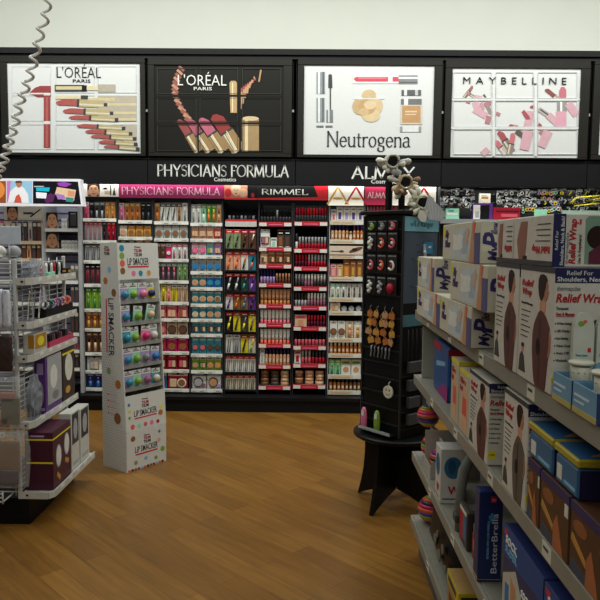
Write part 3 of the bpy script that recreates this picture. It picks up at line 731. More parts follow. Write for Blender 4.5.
# ---- gloss bay (first column)
b1 = [219, 241, 261, 284.5, 309.5, 329, 353, 371, 393]
bay('cosmetics_bay', 83.5, 118, b1, '', '', 'w', 199, 'narrow bay of slim lip gloss packets beside the lilac bay', None)
rows('gloss bay', 'the lilac bay', 84.5, 117.5, [
 (202, 219, 1, [('tall', ('pink', W, 'crimson', 'rose'), 1), ('tall', ('black', 'charcoal', 'charcoal', 'black'), 1), ('tall', ('charcoal', 'grey', 'silver', 'black'), 2), ('tall', ('gold', 'amber', 'amber', 'gold'), 2)]),
 (221.5, 241, 2, [('slim', ('silver', 'rose', 'crimson', W), 4), ('tall', ('charcoal', 'black', 'black', 'black'), 1), ('tall', ('crimson', 'red', 'maroon', 'red'), 2)]),
 (244.5, 261, 3, [('slim', ('silver', 'grey', 'charcoal', 'grey'), 5)]),
 (264.5, 284.5, 4, [('slim', ('charcoal', 'black', 'crimson', 'red'), 3), ('slim', ('charcoal', 'black', 'green', 'forest'), 3)]),
 (287.5, 309.5, 5, [('tall', ('lime', 'green', 'green', 'lime'), 3), ('tall', ('red', 'rose', 'coral', 'red'), 1), ('tall', ('pink', W, 'rose', W), 1)]),
 (312, 329, 6, [('tall', ('bronze', 'gold', 'gold', 'amber'), 4), ('slim', ('silver', W, 'grey', W), 1)]),
 (332, 353, 7, [('tall', ('brown', 'bronze', 'beige', 'black'), 5)]),
 (357, 371, 8, [('quad', (W, 'silver', 'silver', 'grey'), 1), ('quad', ('brown', 'bronze', 'tan', 'brown'), 1)]),
 (373.5, 393, 9, [('tall', ('navy', 'blue', 'blue', 'purple'), 2), ('tall', ('charcoal', 'navy', 'navy', 'black'), 1), ('tall', ('beige', 'tan', 'tan', 'brown'), 1)]),
], 'packets in the gloss bay')
# ---- palette bay (second column, mostly behind the cardboard display)
b2 = [221, 237.5, 259, 281, 303, 325, 347, 369, 391]
bay('cosmetics_bay', 118.6, 153.4, b2, '', '', 'w', 199, 'bay of gold palettes standing behind the white cardboard display')
rows('palette bay', 'the gloss bay', 119.2, 153, [
 (203, 221, 1, [('tall', ('pink', W, 'mauve', 'pink'), 1), ('tall', ('amber', 'gold', 'bronze', 'brown'), 3), ('tall', ('black', 'black', 'charcoal', 'black'), 2)]),
 (225.5, 237.5, 2, [('pan', (W, 'beige', 'tan', 'beige'), 1), ('pan', ('gold', 'amber', 'bronze', 'gold'), 3)]),
 (239.5, 259, 3, [('tall', ('black', 'charcoal', 'charcoal', 'black'), 2), ('pan', ('gold', 'amber', 'bronze', 'gold'), 2)]),
], 'palettes in the palette bay')
# ---- pink bay
b3 = [222, 239, 259.5, 281, 302.5, 319, 335.5, 352, 370, 393]
bay('cosmetics_bay', 154, 189.5, b3, '', '', 'w', 199.5, 'bay with pink and crimson compact cards beside the cardboard display')
rows('pink bay', 'the cardboard display', 154.5, 189, [
 (203, 222, 1, [('tall', ('amber', 'gold', 'amber', 'brown'), 1), ('tube', (W, 'charcoal', 'charcoal', 'black'), 3), ('tall', ('beige', 'brown', 'brown', 'bronze'), 1), ('tall', (W, W, 'grey', W), 1)]),
 (225, 239, 2, [('pan', (W, 'silver', 'bronze', 'grey'), 4)]),
 (243.5, 259.5, 3, [('tall', ('brown', 'beige', 'brown', 'charcoal'), 2), ('pan', ('magenta', W, W, 'pink'), 1), ('tall', (W, 'pink', 'mauve', W), 3)]),
 (263, 281, 4, [('slim', ('charcoal', 'silver', 'grey', 'black'), 1), ('tall', ('charcoal', 'silver', 'mauve', 'rose'), 3), ('tall', ('sage', 'mint', 'green', 'lime'), 2)]),
 (284.5, 302.5, 5, [('slim', ('silver', 'grey', 'charcoal', 'black'), 1), ('tall', ('yellow', 'yellow', 'bronze', 'yellow'), 1), ('tall', ('peach', 'beige', 'rose', 'peach'), 1), ('slim', ('yellow', W, 'charcoal', 'yellow'), 1), ('slim', ('beige', W, 'brown', 'tan'), 2)]),
 (305, 319, 6, [('quad', ('rose', 'pink', 'peach', 'rose'), 2), ('quad', ('rose', 'pink', 'bronze', 'rose'), 1)]),
 (321.5, 335.5, 7, [('pan', ('rose', 'pink', 'tan', 'rose'), 1), ('pan', ('beige', 'cream', 'brown', 'charcoal'), 2)]),
 (338, 352, 8, [('pan', ('magenta', 'magenta', 'bronze', 'crimson'), 3)]),
 (354.5, 370, 9, [('quad', ('crimson', 'crimson', 'rose', 'maroon'), 3)]),
 (372.5, 393, 10, [('pan', ('blue', W, 'bronze', 'charcoal'), 1), ('duo', ('crimson', W, 'bronze', 'beige'), 1, 1.9)]),
], 'cards in the pink bay')
# ---- teal bay
b4 = [223.5, 239.5, 256, 272, 288, 304.5, 319.5, 334.5, 354.5, 371, 391.5]
bay('cosmetics_bay', 190, 223, b4, '', '', 'w', 201, 'bay full of teal and blue compact cards next to the mascara bay')
rows('teal bay', 'the pink bay', 190.5, 222.5, [
 (204.5, 223.5, 1, [('tall', (W, 'silver', 'grey', W), 2), ('tall', ('mint', 'lime', W, 'green'), 1), ('tall', ('green', 'lime', 'orange', 'yellow'), 2), ('tall', ('tan', 'beige', 'tan', 'brown'), 1)]),
 (225.5, 239.5, 2, [('quad', ('peach', W, 'peach', 'tan'), 3), ('quad', ('rose', W, 'peach', 'coral'), 1)]),
 (242.5, 256, 3, [('pan', (W, 'pink', 'pink', 'magenta'), 2), ('quad', ('sky', 'mint', 'lime', 'teal'), 1), ('quad', ('lilac', 'pink', 'peach', 'mauve'), 1)]),
 (258.5, 272, 4, [('pan', ('silver', W, 'blue', 'turquoise'), 4)]),
 (275, 288, 5, [('pan', ('teal', W, 'tan', 'peach'), 2), ('pan', ('blue', W, 'turquoise', 'blue'), 2)]),
 (291, 304.5, 6, [('pan', ('teal', 'sky', 'tan', 'beige'), 3), ('pan', ('teal', 'sky', 'bronze', 'beige'), 1)]),
 (307, 319.5, 7, [('pan', ('teal', 'sky', 'beige', 'cream'), 2), ('pan', ('teal', 'sky', 'tan', 'beige'), 2)]),
 (321.5, 334.5, 8, [('quad', ('teal', 'sky', 'brown', 'charcoal'), 4)]),
 (337.5, 354.5, 9, [('pan', ('teal', 'sky', 'rose', 'charcoal'), 2), ('pan', ('teal', 'sky', 'brown', 'charcoal'), 2)]),
 (357, 371, 10, [('pan', ('lime', W, 'tan', 'sage'), 1), ('quad', ('lime', W, 'sage', 'forest'), 1), ('pan', ('lime', W, 'tan', 'gold'), 2)]),
 (372.5, 390, 11, [('mirror', (W, 'blue', 'silver', 'mauve'), 1), ('mirror', (W, 'sky', 'tan', 'lilac'), 1)]),
], 'cards in the teal bay')
# ---- mascara bay
b5 = [249, 270.5, 291.5, 310, 332, 353.5, 372.5, 394]
bay('cosmetics_bay', 223.8, 257.5, b5, '', '', 'k', 228, 'bay of mascara and pencil cards with red headers below the portrait sign')
rows('mascara bay', 'the teal bay', 224.5, 257, [
 (229.5, 249, 1, [('tube', ('sage', 'red', 'charcoal', 'forest'), 2), ('tube', ('brown', 'crimson', 'black', 'maroon'), 1), ('tube', ('brown', 'crimson', 'black', W), 1)]),
 (251, 270.5, 2, [('tube', ('peach', 'red', 'orange', 'coral'), 2), ('tube', (W, 'red', 'brown', 'orange'), 1), ('tube', ('turquoise', 'red', 'orange', 'black'), 1)]),
 (273, 291.5, 3, [('tube', ('black', 'red', W, 'silver'), 2), ('tube', ('forest', 'red', 'teal', 'charcoal'), 1), ('tube', ('purple', 'red', 'lilac', 'navy'), 1)]),
 (293.5, 310, 4, [('tube', (W, 'red', 'purple', 'purple'), 1), ('tube', ('bronze', 'red', 'orange', 'gold'), 1), ('tube', ('bronze', 'red', 'teal', 'turquoise'), 1), ('tube', ('purple', 'red', 'maroon', 'navy'), 1)]),
 (312, 332, 5, [('tube', ('black', 'red', 'yellow', 'yellow'), 1), ('tube', ('yellow', 'red', 'black', 'charcoal'), 1), ('tube', ('charcoal', 'red', 'yellow', 'grey'), 1), ('tube', ('yellow', 'crimson', 'charcoal', 'grey'), 1)]),
 (334.5, 353.5, 6, [('slim', (W, W, 'charcoal', 'grey'), 1), ('slim', ('silver', W, 'grey', 'grey'), 1), ('tube', ('yellow', 'red', 'black', 'black'), 1), ('tube', ('cream', 'red', 'lime', 'yellow'), 1)]),
 (355.5, 372.5, 7, [('slim', (W, 'red', 'charcoal', 'black'), 5)]),
 (375, 394, 8, [('slim', ('cream', 'red', 'charcoal', 'black'), 5)]),
], 'cards in the mascara bay')
# slanted tester ledge at the top of the mascara bay
o = at(241, 223, YS + .02); o.x = (xpx(224.4, YS) + xpx(257, YS)) / 2; w = (xpx(257, YS) - xpx(224.4, YS)) / 2 - .006
root = empty('tester_ledge', o); tag(root, 'grey tester ledge of sample mascaras at the top of the mascara bay', 'tester ledge')
MB().box(-w, w, 0, .30, -.012, 0, mat('silver', .4)).box(-w, w, -.006, 0, -.03, .012, mat((200, 200, 196), .4)).build('ledge', root)
m = MB(); m.add([(-w, .30, 0), (w, .30, 0), (w, .10, .012), (-w, .10, .012), (-w, .30, .13), (w, .30, .13)], [(0, 1, 2, 3), (3, 2, 5, 4), (0, 4, 5, 1), (0, 3, 4), (1, 2, 5)], mat((64, 64, 68), .4)); m.build('slanted_board', root)
st = MB().box(-w, w, .004, .008, .012, .03, mat('red'))
for i in range(4): st.box(-w + .02 + i * w * .5, -w + .05 + i * w * .5, .002, .004, -.022, .004, mat('red'))
st.build('red_mark', root)
for i in range(7):
    k = product('lipstick', .030, .062, (('charcoal', 'silver'), ('black', 'grey'), ('silver', 'charcoal'))[i % 3], (o.x - w + .03 + i * (2 * w - .06) / 6, o.y + .03, o.z + .0006), f'sample tube on the tester ledge of mascara bay, {ORD[i + 1]} from the teal bay', 'sample tubes on the tester ledge')
# white price tabs over each row of the mascara bay belong to its shelves
# ---- foundation bay
b6 = [223, 248, 265, 284, 305, 324, 344.5, 365.5, 386.5]
bay('cosmetics_bay', 258, 292, b6, '', '', 'r', 203, 'red-strip bay of tan foundation tubes between mascara bay and lipstick bay')
rows('foundation bay', 'the mascara bay', 259, 291.5, [
 (210, 223, 1, [('lipstick', ('charcoal', 'black'), 5), ('lipstick', ('charcoal', 'silver'), 1), ('lipstick', ('charcoal', 'black'), 4)]),
 (229.5, 248, 2, [('quad', (W, 'silver', 'mauve', 'maroon'), 1, 1.3), ('carton', (W, 'silver', 'mint'), 1, .9, .55), ('carton', ('brown', 'black', 'bronze'), 1, .9), ('carton', ('charcoal', 'black', 'brown'), 1, .9)]),
 (251.5, 265, 3, [('quad', ('beige', 'tan', 'brown', 'beige'), 1), ('quad', ('bronze', 'tan', 'brown', 'bronze'), 3)]),
 (269, 284, 4, [('lipstick', ('lilac', 'navy'), 5), ('lipstick', ('brown', 'tan'), 5, 1.0, .72)]),
 (289, 305, 5, [('tube_s', ('tan', 'amber'), 8)]),
 (309.5, 324, 6, [('tube_s', (W, 'rose'), 8)]),
 (329, 344.5, 7, [('tube_s', (W, 'coral'), 8)]),
 (348, 365.5, 8, [('carton', (W, 'silver', 'silver'), 1, 1.4), ('bottle', ('tan', 'navy'), 7)]),
], 'products in the foundation bay')
def compacts(bayname, ref, px0, px1, pt, pb, rn, cols):
    x0, x1 = xpx(px0, YC) + .008, xpx(px1, YC) - .008; z0 = zpx(pb, YS, (px0 + px1) / 2) + .0006; hh = (zpx(pt, YC) - z0) / 2
    for lv in range(2):
        for i in range(3):
            w = (x1 - x0) / 3
            product('compact', w * .9, hh * .9, cols[i], (x0 + (i + .5) * w, YC - .005, z0 + lv * hh * .905), f'{cols[i][1]} compact, {ORD[i + 1]} from {ref}, {"upper" if lv else "lower"} layer, bottom shelf of {bayname}', 'compacts on the bottom shelf of ' + bayname)
compacts('foundation bay', 'the mascara bay', 259, 291.5, 369.5, 386.5, 9, [('brown', 'bronze'), ('charcoal', 'brown'), ('tan', 'beige')])
# ---- lipstick bay
b7 = [222.5, 249.5, 267.5, 287.5, 307, 327.5, 346.5, 364.5, 385.5]
bay('cosmetics_bay', 292.8, 327.6, b7, '', '', 'r', 203, 'red-strip bay packed with rows of lipsticks below the RIMMEL sign')
rows('lipstick bay', 'foundation bay', 293.6, 327, [
 (207.5, 222.5, 1, [('lipstick', ('charcoal', 'crimson'), 4), ('lipstick', ('charcoal', 'red'), 4), ('lipstick', ('charcoal', 'crimson'), 3)]),
 (237, 249.5, 2, [('lipstick', (W, 'charcoal'), 1, 1, 1.25), ('lipstick', ('crimson', 'silver'), 9)]),
 (254.5, 267.5, 3, [('lipstick', ('maroon', 'crimson'), 4), ('lipstick', ('crimson', 'silver'), 6)]),
 (274, 287.5, 4, [('lipstick', ('charcoal', 'silver'), 3), ('lipstick', ('mauve', W), 3), ('lipstick', ('charcoal', W), 4)]),
 (293, 307, 5, [('lipstick', ('silver', 'charcoal'), 4), ('lipstick', ('mauve', W), 6)]),
 (315, 327.5, 6, [('carton', ('beige', 'rose', 'skin'), 1, 4.2), ('lipstick', ('maroon', 'crimson'), 6)]),
 (332, 346.5, 7, [('lipstick', ('rose', 'black'), 9)]),
 (350, 364.5, 8, [('carton', (W, 'rose', 'crimson'), 1, 2), ('lipstick', ('rose', 'silver'), 3), ('lipstick', ('crimson', 'charcoal'), 4)]),
], 'products in the lipstick bay')
compacts('lipstick bay', 'foundation bay', 293.6, 327, 369.5, 385.5, 9, [('brown', 'tan'), ('tan', 'peach'), ('beige', 'tan')])
# ---- concealer bay
b8 = [221.5, 240.5, 255.5, 278, 298.5, 312, 339, 354.5, 375.5, 391.5]
bay('cosmetics_bay', 328.4, 364, b8, '', '', 'c', 205, 'cream-shelved bay of concealers and foundations under the white sign of large letters')
rows('concealer bay', 'lipstick bay', 329, 363.4, [
 (206.5, 221.5, 1, [('carton', (W, 'silver', 'rose'), 1, .8, .8), ('carton', (W, W, 'purple'), 1), ('carton', (W, W, 'lilac'), 1), ('carton', (W, W, 'purple'), 2)]),
 (225, 240.5, 2, [('bottle', ('tan', 'navy'), 4), ('bottle', ('amber', 'navy'), 1, 1.0), ('bottle', ('beige', 'silver'), 1, 1.0, .6), ('bottle', ('amber', 'purple'), 3)]),
 (260, 278, 4, [('carton', ('pink', 'beige', 'peach'), 1, 1, .78), ('carton', ('gold', 'beige', 'cream'), 1, 1, .78), ('carton', ('amber', 'bronze', 'gold'), 1, 1.05), ('carton', ('bronze', 'amber', 'gold'), 2, 1.0)]),
 (283.5, 298.5, 5, [('tall', (W, 'mint', 'sage', W), 2), ('tall', (W, 'silver', 'charcoal', W), 1), ('tall', (W, 'silver', 'brown', 'charcoal'), 3)]),
 (302, 312, 6, [('quad', (W, W, 'tan', 'beige'), 1, 1.5), ('jar', ('charcoal', 'silver'), 3)]),
 (321, 339, 7, [('pan', (W, W, 'bronze', 'brown'), 2), ('tall', ('beige', 'cream', 'tan', 'beige'), 1), ('tall', (W, 'silver', 'gold', 'beige'), 1)]),
 (341, 354.5, 8, [('bottle', ('tan', W), 1), ('bottle', ('amber', W), 7)]),
 (359.5, 375.5, 9, [('tall', ('mint', 'lime', 'green', 'lime'), 2), ('disc', (W, 'lime', 'tan'), 2, 1.7)]),
 (377.5, 391.5, 10, [('bottle', ('amber', 'charcoal'), 4), ('bottle', ('bronze', 'charcoal'), 4)]),
], 'products in the concealer bay')
# printed header strip with a brush and a shadow smear, clipped on the cream bay
o = at(346, 254.5, YS - .012); root = empty('brow_banner', o)
tag(root, 'printed banner of a brush and brown shadow above the amber cartons', 'banner')
x0, x1, z0, z1 = xpx(329, YS - .012) - o.x, xpx(363.4, YS - .012) - o.x, 0.0, zpx(245.5, YS - .012) - o.z
MB().box(x0, x1, 0, .006, z0, z1, mat((214, 196, 180), .4)).build('panel', root)
m = MB(); f = frame((0, 0, 0)); m.rect(x0 + .01, x0 + .10, .022, .030, f, mat('charcoal')); m.oval(x0 + .10, .026, .02, .010, f, mat('charcoal')); m.oval(x1 - .07, .04, .06, .016, f, mat('brown'), t1=.0012, a=.35); m.oval(x1 - .08, .042, .022, .012, f, mat('hair'), t1=.0016); m.build('print', root)
# portrait counter card inside the lipstick bay's sixth shelf is printed on its carton
# ---- bays either side
b9 = [213.5, 240, 262, 284, 306, 328, 350, 372, 392]
bay('cosmetics_bay', 366, 400, b9, '', '', 'c', 205, 'bay of pink lipsticks below the pink ALMAY sign, half hidden by the rack')
rows('ALMAY bay', 'concealer bay', 366.5, 399.5, [(206, 213.5, 1, [('lipstick', ('magenta', 'rose'), 9)])], 'lipsticks in the ALMAY bay')
bay('cosmetics_bay', 400.8, 421, b9, '', '', 'c', 205, 'slim cream bay behind the headband rack with a white sign')

# ---- sign row over the bays
YG = YS - 0.03
def sign(px0, px1, py0, py1, base, label, name='bay_sign', emit=0.0):
    o = at((px0 + px1) / 2, py1, YG); root = empty(name, o); tag(root, label, 'sign')
    x0, x1 = at(px0, 195, YG).x - o.x, at(px1, 195, YG).x - o.x; h = at((px0 + px1) / 2, py0, YG).z - o.z
    MB().box(x0, x1, 0, .03, 0, h, mat(base, .4, 0, .02, emit)).build('panel', root)
    return root, x0, x1, h
fr0 = frame((0, 0, 0))
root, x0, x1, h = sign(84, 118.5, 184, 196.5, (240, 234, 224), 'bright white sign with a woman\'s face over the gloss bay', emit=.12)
m = MB(); w = x1 - x0; face_close(m, fr0, x0 + w * .1, x0 + w * .46, h); m.rect(x0 + w * .6, x0 + w * .76, h * .2, h * .45, fr0, mat('beige')); m.oval(x0 + w * .62, h * .65, .016, .008, fr0, mat('black')); m.rect(x1 - .07, x1 - .06, h * .1, h * .95, fr0, mat('charcoal')); m.poly([(x1 - .05, h * .1), (x1 - .035, h * .8), (x1 - .022, h * .1)], fr0, 0, .001, mat('charcoal')); m.build('print', root)
root, x0, x1, h = sign(119, 223.8, 184.5, 198, (164, 40, 96), 'long pink sign reading PHYSICIANS FORMULA in pale capitals', emit=.0)
m = MB(); roman(m, 'PHYSICIANS FORMULA', fr0, x0 + .02, x1 - .03, h * .24, h * .56, mat((246, 190, 218), .4), thick=.07, thin=.05, serif=.05); m.rect(x0 + .015, x1 - .02, h * .5, h * .53, fr0, mat((196, 50, 118)), t1=.0008); m.build('lettering', root)
root, x0, x1, h = sign(224.2, 257.4, 185, 199.5, (206, 120, 100), 'sign with a reclining woman\'s portrait on red and black beside RIMMEL sign', emit=.0)
m = MB(); w = x1 - x0; m.rect(x0 + w * .70, x1, h * .1, h, fr0, BLK); m.rect(x0, x1, 0, h * .1, fr0, mat('red'), t1=.001); m.oval(x0 + w * .12, h * .45, w * .10, h * .3, fr0, mat('red')); face_print(m, fr0, x0 + w * .36, h * .58, h * .36, skin=(228, 184, 152), hair='beige'); m.oval(x0 + w * .58, h * .45, w * .14, h * .3, fr0, mat((228, 178, 148)), t1=.0007, a=.5); m.oval(x0 + w * .86, h * .3, w * .05, h * .16, fr0, mat('crimson')); m.build('print', root)
root, x0, x1, h = sign(257.8, 327.8, 185.5, 200, (28, 27, 28), 'black sign reading RIMMEL with a slanted red end')
m = MB(); w = x1 - x0; m.poly([(x0 + w * .80, h), (x1, h), (x1, 0), (x0, 0), (x0, h * .12), (x0 + w * .86, h * .22)], fr0, 0, .0008, mat((196, 26, 40), .4, 0, .03)); m.build('print', root)
m = MB(); roman(m, 'RIMMEL', fr0, x0 + w * .05, x0 + w * .72, h * .36, h * .38, FWHITE, thick=.075, thin=.05, serif=.05, t1=.002); m.build('lettering', root)
def asign(px0, px1, py0, py1, lab, cols):
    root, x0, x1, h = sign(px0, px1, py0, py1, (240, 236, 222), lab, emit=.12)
    m = MB(); w = x1 - x0
    for i, (u, c) in enumerate(cols):
        cx = x0 + w * u; a = .085
        for s in (-1, 1): m.poly([(cx - .009, h * .96), (cx + .009, h * .96), (cx + s * a + .009, h * .06), (cx + s * a - .009, h * .06)], fr0, 0, .001 + .0002 * (s + 1), mat(c, .4))
        m.oval(cx, h * .36, a * .5, h * .06, fr0, mat(c if c != 'crimson' else 'gold'), t1=.0009)
    m.build('lettering', root)
asign(328.4, 363.8, 186, 205.5, 'bright white sign with a gold A and a red A over concealer bay', [(.27, 'gold'), (.78, 'crimson')])
root, x0, x1, h = sign(365, 391.6, 187, 205, (176, 40, 76), 'pink sign reading ALMAY in pale letters behind the headband rack', emit=.0)
m = MB(); roman(m, 'ALMAY', fr0, x0 + .02, x1 - .012, h * .38, h * .34, mat((246, 206, 216)), thick=.06, thin=.06, serif=0); m.build('lettering', root)
asign(392.6, 436, 187, 205.5, 'bright white sign with one red A past the headband rack', [(.72, 'crimson')])
# ================================================================== lilac L'Oreal bay at the far end of the wall
YL = 5.70
LIL = mat((176, 172, 196), .5)
x0, x1 = xpx(-40, YL), xpx(81.0, YL); cx = (x0 + x1) / 2; w = (x1 - x0) / 2
root = empty('cosmetics_bay', (cx, YL, .13)); tag(root, 'lilac slatwall bay with face cards under the lit picture sign', 'display bay')
ztop = zpx(205, YL, 30) - .13
m = MB().box(-w + .02, w - .02, .32, .35, 0, ztop, LIL)
for i in range(26): m.box(-w + .02, w - .02, .314, .32, i * ztop / 26, i * ztop / 26 + .012, mat('dusk'))
m.build('slat_panel', root)
for s in (-1, 1): MB().box(s * w - .014, s * w + .014, -.01, .35, 0, ztop, mat('silver', .35)).build('upright', root)
mid = xpx(43.5, YL) - cx
MB().box(mid - .008, mid + .008, 0, .32, 0, ztop, mat('silver', .35)).build('divider', root)
for (a, b, py, dep) in ((43.5, 79, 229, .05), (43.5, 79, 249.5, .05), (0, 43, 241.5, .0), (0, 43, 259, .0), (0, 79, 281, 0), (0, 79, 303, 0), (0, 79, 333, 0), (0, 79, 350, 0), (0, 79, 368, 0)):
    xa, xb = xpx(a, YL) - cx, xpx(b, YL) - cx - .004; z = zpx(py, YL, (a + b) / 2) - .13
    MB().box(xa, xb, dep, .312, z - .012, z, mat('silver', .4)).build('shelf', root)
    MB().box(xa, xb, dep - .008, dep - .001, z - .022, z + .006, mat('beige' if py in (241.5, 259) else 'white', .4)).build('price_strip', root)
def yl(px, py): q = at(px, py, YL); return q
def lcard(px0, px1, pt, pb, fn, name, label, cat, dep=.006, base=W, y=0.0, group=None):
    q = at((px0 + px1) / 2, pb, YL + y); a = at(px0, pb, YL + y).x - q.x; b = at(px1, pb, YL + y).x - q.x; h = at((px0 + px1) / 2, pt, YL + y).z - q.z
    o = MB().box(a, b, 0, dep, 0, h, mat(base, .4), .001).build(name); o.location = q
    tag(o, label, cat, group)
    m = MB(); fn(m, a, b, h); m.build('print', o)
    return o
def fp(m, a, b, h): face_close(m, fr0, a, b, h)
lcard(46.5, 58, 212.5, 228.5, fp, 'face_card', 'close-up face card on the upper shelf of the lilac bay', 'card', y=.06)
lcard(46, 58.5, 232.5, 247.8, fp, 'face_card', 'close-up face card on the lower shelf of the lilac bay', 'card', y=.06)
def bk(m, a, b, h): m.rect(a * .6, b * .6, h * .1, h * .8, fr0, mat('charcoal')); m.rect(a * .5, b * .5, h * .82, h * .9, fr0, mat('grey'), t1=.0014)
lcard(68.5, 78.5, 211.5, 227.5, bk, 'product_block', 'black product block on the upper shelf of the lilac bay', 'display', dep=.03, base='black', y=.07)
def ln(m, a, b, h):
    m.rect(a * .7, b * .7, h * .62, h * .8, fr0, mat('silver')); m.rect(a * .5, b * .5, h * .2, h * .26, fr0, mat('grey'))
for i, px in enumerate((61.5, 64.5)): lcard(px, px + 2.6, 218.5, 228.5, ln, 'small_carton', f'small white carton, {ORD[i + 1]} from the upper face card in the lilac bay', 'carton', dep=.03, y=.07)
for i in range(5): lcard(61.5 + 3.3 * i, 64.4 + 3.3 * i, 240.5, 249, ln, 'small_carton', f'small white carton, {ORD[i + 1]} from the lower face card in the lilac bay', 'carton', dep=.03, y=.07)
def band(m, a, b, h):
    u = b - a; face_close(m, fr0, a + u * .08, a + u * .36, h); m.rect(a + u * .38, b - .01, h * .15, h * .85, fr0, mat('paper')); m.rect(a + u * .5, a + u * .75, h * .42, h * .58, fr0, mat('charcoal'), t1=.0014); m.poly([(b - .1, h * .2), (b - .02, h * .75), (b - .02, h * .85), (b - .11, h * .28)], fr0, 0, .0016, mat('black'))
lcard(4, 43, 206.5, 220, band, 'shelf_banner', 'cream banner with a face and brow pencil below the lit sign', 'banner', base='cream', y=-.03, dep=.012)
def pk(m, a, b, h): m.rect(a * .4, b * .4, h * .1, h * .6, fr0, mat('brown')); m.rect(a * .8, b * .8, h * .75, h * .92, fr0, mat('cream'))
for i, (px, c) in enumerate(((0, 'rose'), (6, 'beige'), (12, 'brown'), (18, 'charcoal'), (23.5, 'charcoal'), (28.5, 'silver'), (33, 'charcoal'), (37.5, 'brown'))):
    lcard(px, px + 4, 221.5, 241, pk, 'makeup_packet', f'{c} makeup packet, {ORD[8 - i]} from the lilac divider, row above the tan strip', 'packet', base=c, y=.02, dep=.02)
for i, (px, c) in enumerate(((22, 'brown'), (27, 'tan'), (32, 'charcoal'), (37, 'brown'))):
    lcard(px, px + 4, 244.5, 258.5, pk, 'makeup_packet', f'{c} makeup packet, {ORD[4 - i]} from the lilac divider, row below the tan strip', 'packet', base=c, y=.02, dep=.02)
for i, (pt, pb, c) in enumerate(((265, 280.5, 'grey'), (286, 302.5, 'dusk'), (311, 332.5, 'charcoal'), (337, 349.5, 'mauve'), (353.5, 367.5, 'charcoal'))):
    for j, px in enumerate((71, 75.2)):
        lcard(px, px + 3.6, pt, pb, pk, 'makeup_packet', f'{c} makeup packet, {("second", "first")[j]} from the gloss bay, {ORD[i + 1]} low shelf of lilac bay', 'packet', base=c, y=.02, dep=.02)
# lit picture sign
YS2 = 5.52
o = at(30, 206, YS2); root = empty('lightbox_sign', o); tag(root, 'long backlit picture sign with three panels above the lilac bay', 'sign')
def sp(px, py): q = at(px, py, YS2); return (q.x - o.x, q.z - o.z)
MB().poly([sp(-45, 206), sp(83, 206), sp(80, 179), sp(-45, 178)], fr0, -.08, 0, mat((232, 232, 238), .4, 0, .02, .25)).build('housing', root)
m = MB()
def sr(pts, c, t, e=.3): m.poly([sp(*q) for q in pts], fr0, 0, t, mat(c, .3, 0, .03, e))
sr([(-40, 181), (6, 181), (6, 203), (-40, 203)], (150, 80, 40), .001); sr([(-3 + 8 * math.cos(t), 190 + 9 * math.sin(t)) for t in [i * .45 for i in range(14)]], (226, 140, 70), .0014)
sr([(6.8, 180.6), (32.2, 181), (32.2, 203.4), (6.8, 202.6)], (150, 196, 226), .001)
sr([(8, 202.5), (10, 192), (15, 187), (19, 185), (24, 188), (28, 194), (29, 203)], (236, 236, 240), .0014); sr([(16.5, 186), (15.6, 182.5), (18, 180.8), (21.5, 181.4), (22.4, 184), (20.5, 187.4), (18, 187.6)], (176, 120, 92), .0018)
sr([(15, 183), (16.5, 181), (21, 180.8), (22.6, 182.8), (20, 182.6)], (60, 40, 34), .0022); sr([(14, 202.6), (16, 196), (19, 194), (21, 198), (22, 203)], (206, 90, 70), .0018); sr([(7, 181), (11, 181), (9, 202), (7, 202)], (206, 120, 190), .0012)
sr([(33, 181), (78, 181.6), (81, 204.4), (33, 203.6)], (26, 24, 32), .001)
sr([(36, 187.5), (50, 187.5), (49, 191.5), (36.5, 191)], (30, 170, 196), .0016, .5); sr([(36, 192), (47, 193), (46, 198.5), (36.5, 198)], (222, 222, 228), .0016, .5); sr([(34, 186), (44, 186), (44, 186.9), (34, 186.9)], (200, 200, 206), .0016)
sr([(44, 199), (50, 193), (55, 195), (53, 202), (46, 203)], (92, 40, 92), .0014); sr([(55, 194), (57, 187), (76, 190), (74, 201), (60, 199)], (226, 196, 160), .0014); sr([(55.5, 193.5), (64, 195), (66, 199), (58, 199.4)], (170, 120, 200), .0018)
sr([(57, 183), (64, 181.8), (72, 184), (66, 187), (59, 186)], (150, 70, 180), .0016); sr([(66, 197), (74, 198), (73, 202.4), (66, 201.6)], (60, 140, 130), .0018); sr([(68, 190.5), (75, 191.5), (74, 197), (67.6, 196)], (220, 150, 120), .002)
m.build('picture', root)

# ================================================================== hair accessory bay behind the pillow boxes
YA = 5.78
xa0, xa1 = xpx(436.5, YS), xpx(640, YS)
root = empty('accessory_bay', ((xa0 + xa1) / 2, YS, .13)); w = (xa1 - xa0) / 2
tag(root, 'wide dark pegboard bay of hair accessories above the pillow boxes', 'display bay')
zt9 = zpx(187.5, YS, 520) - .13
MB().box(-w, w, .33, .35, 0, zt9, mat((70, 72, 74), .5)).build('back_panel', root)
for s in (-1, 1): MB().box(s * w - .01, s * w + .01, .0, .35, 0, zt9, mat('charcoal')).build('upright', root)
for k, py in enumerate((220, 262, 310, 350, 390)):
    z = zpx(py, YS, 470) - .13; xe = xpx(492, YS) - (xa0 + xa1) / 2
    MB().box(-w + .01, w - .01, .02, .33, z - .014, z, mat('grey', .4)).build('shelf', root)
    MB().box(-w + .01, w - .01, .008, .019, z - .03, z + .008, mat('grey', .4)).build('price_strip', root)
for k in range(9):
    xx = -w + .1 + k * (2 * w - .2) / 8
    for zz in (zt9 - .05, zt9 - .12): MB().cyl((xx, .33, zz), (xx, .06, zz), .003, .003, mat('silver', .3, .8), 6).build('peg_hook', root)
random.seed(21)
NM = {'black': 'black', 'charcoal': 'charcoal', 'white': 'white', 'yellow': 'yellow', 'pink': 'pink', 'brown': 'brown', 'peach': 'peach', 'silver': 'silver', 'lilac': 'lilac', 'mint': 'mint'}
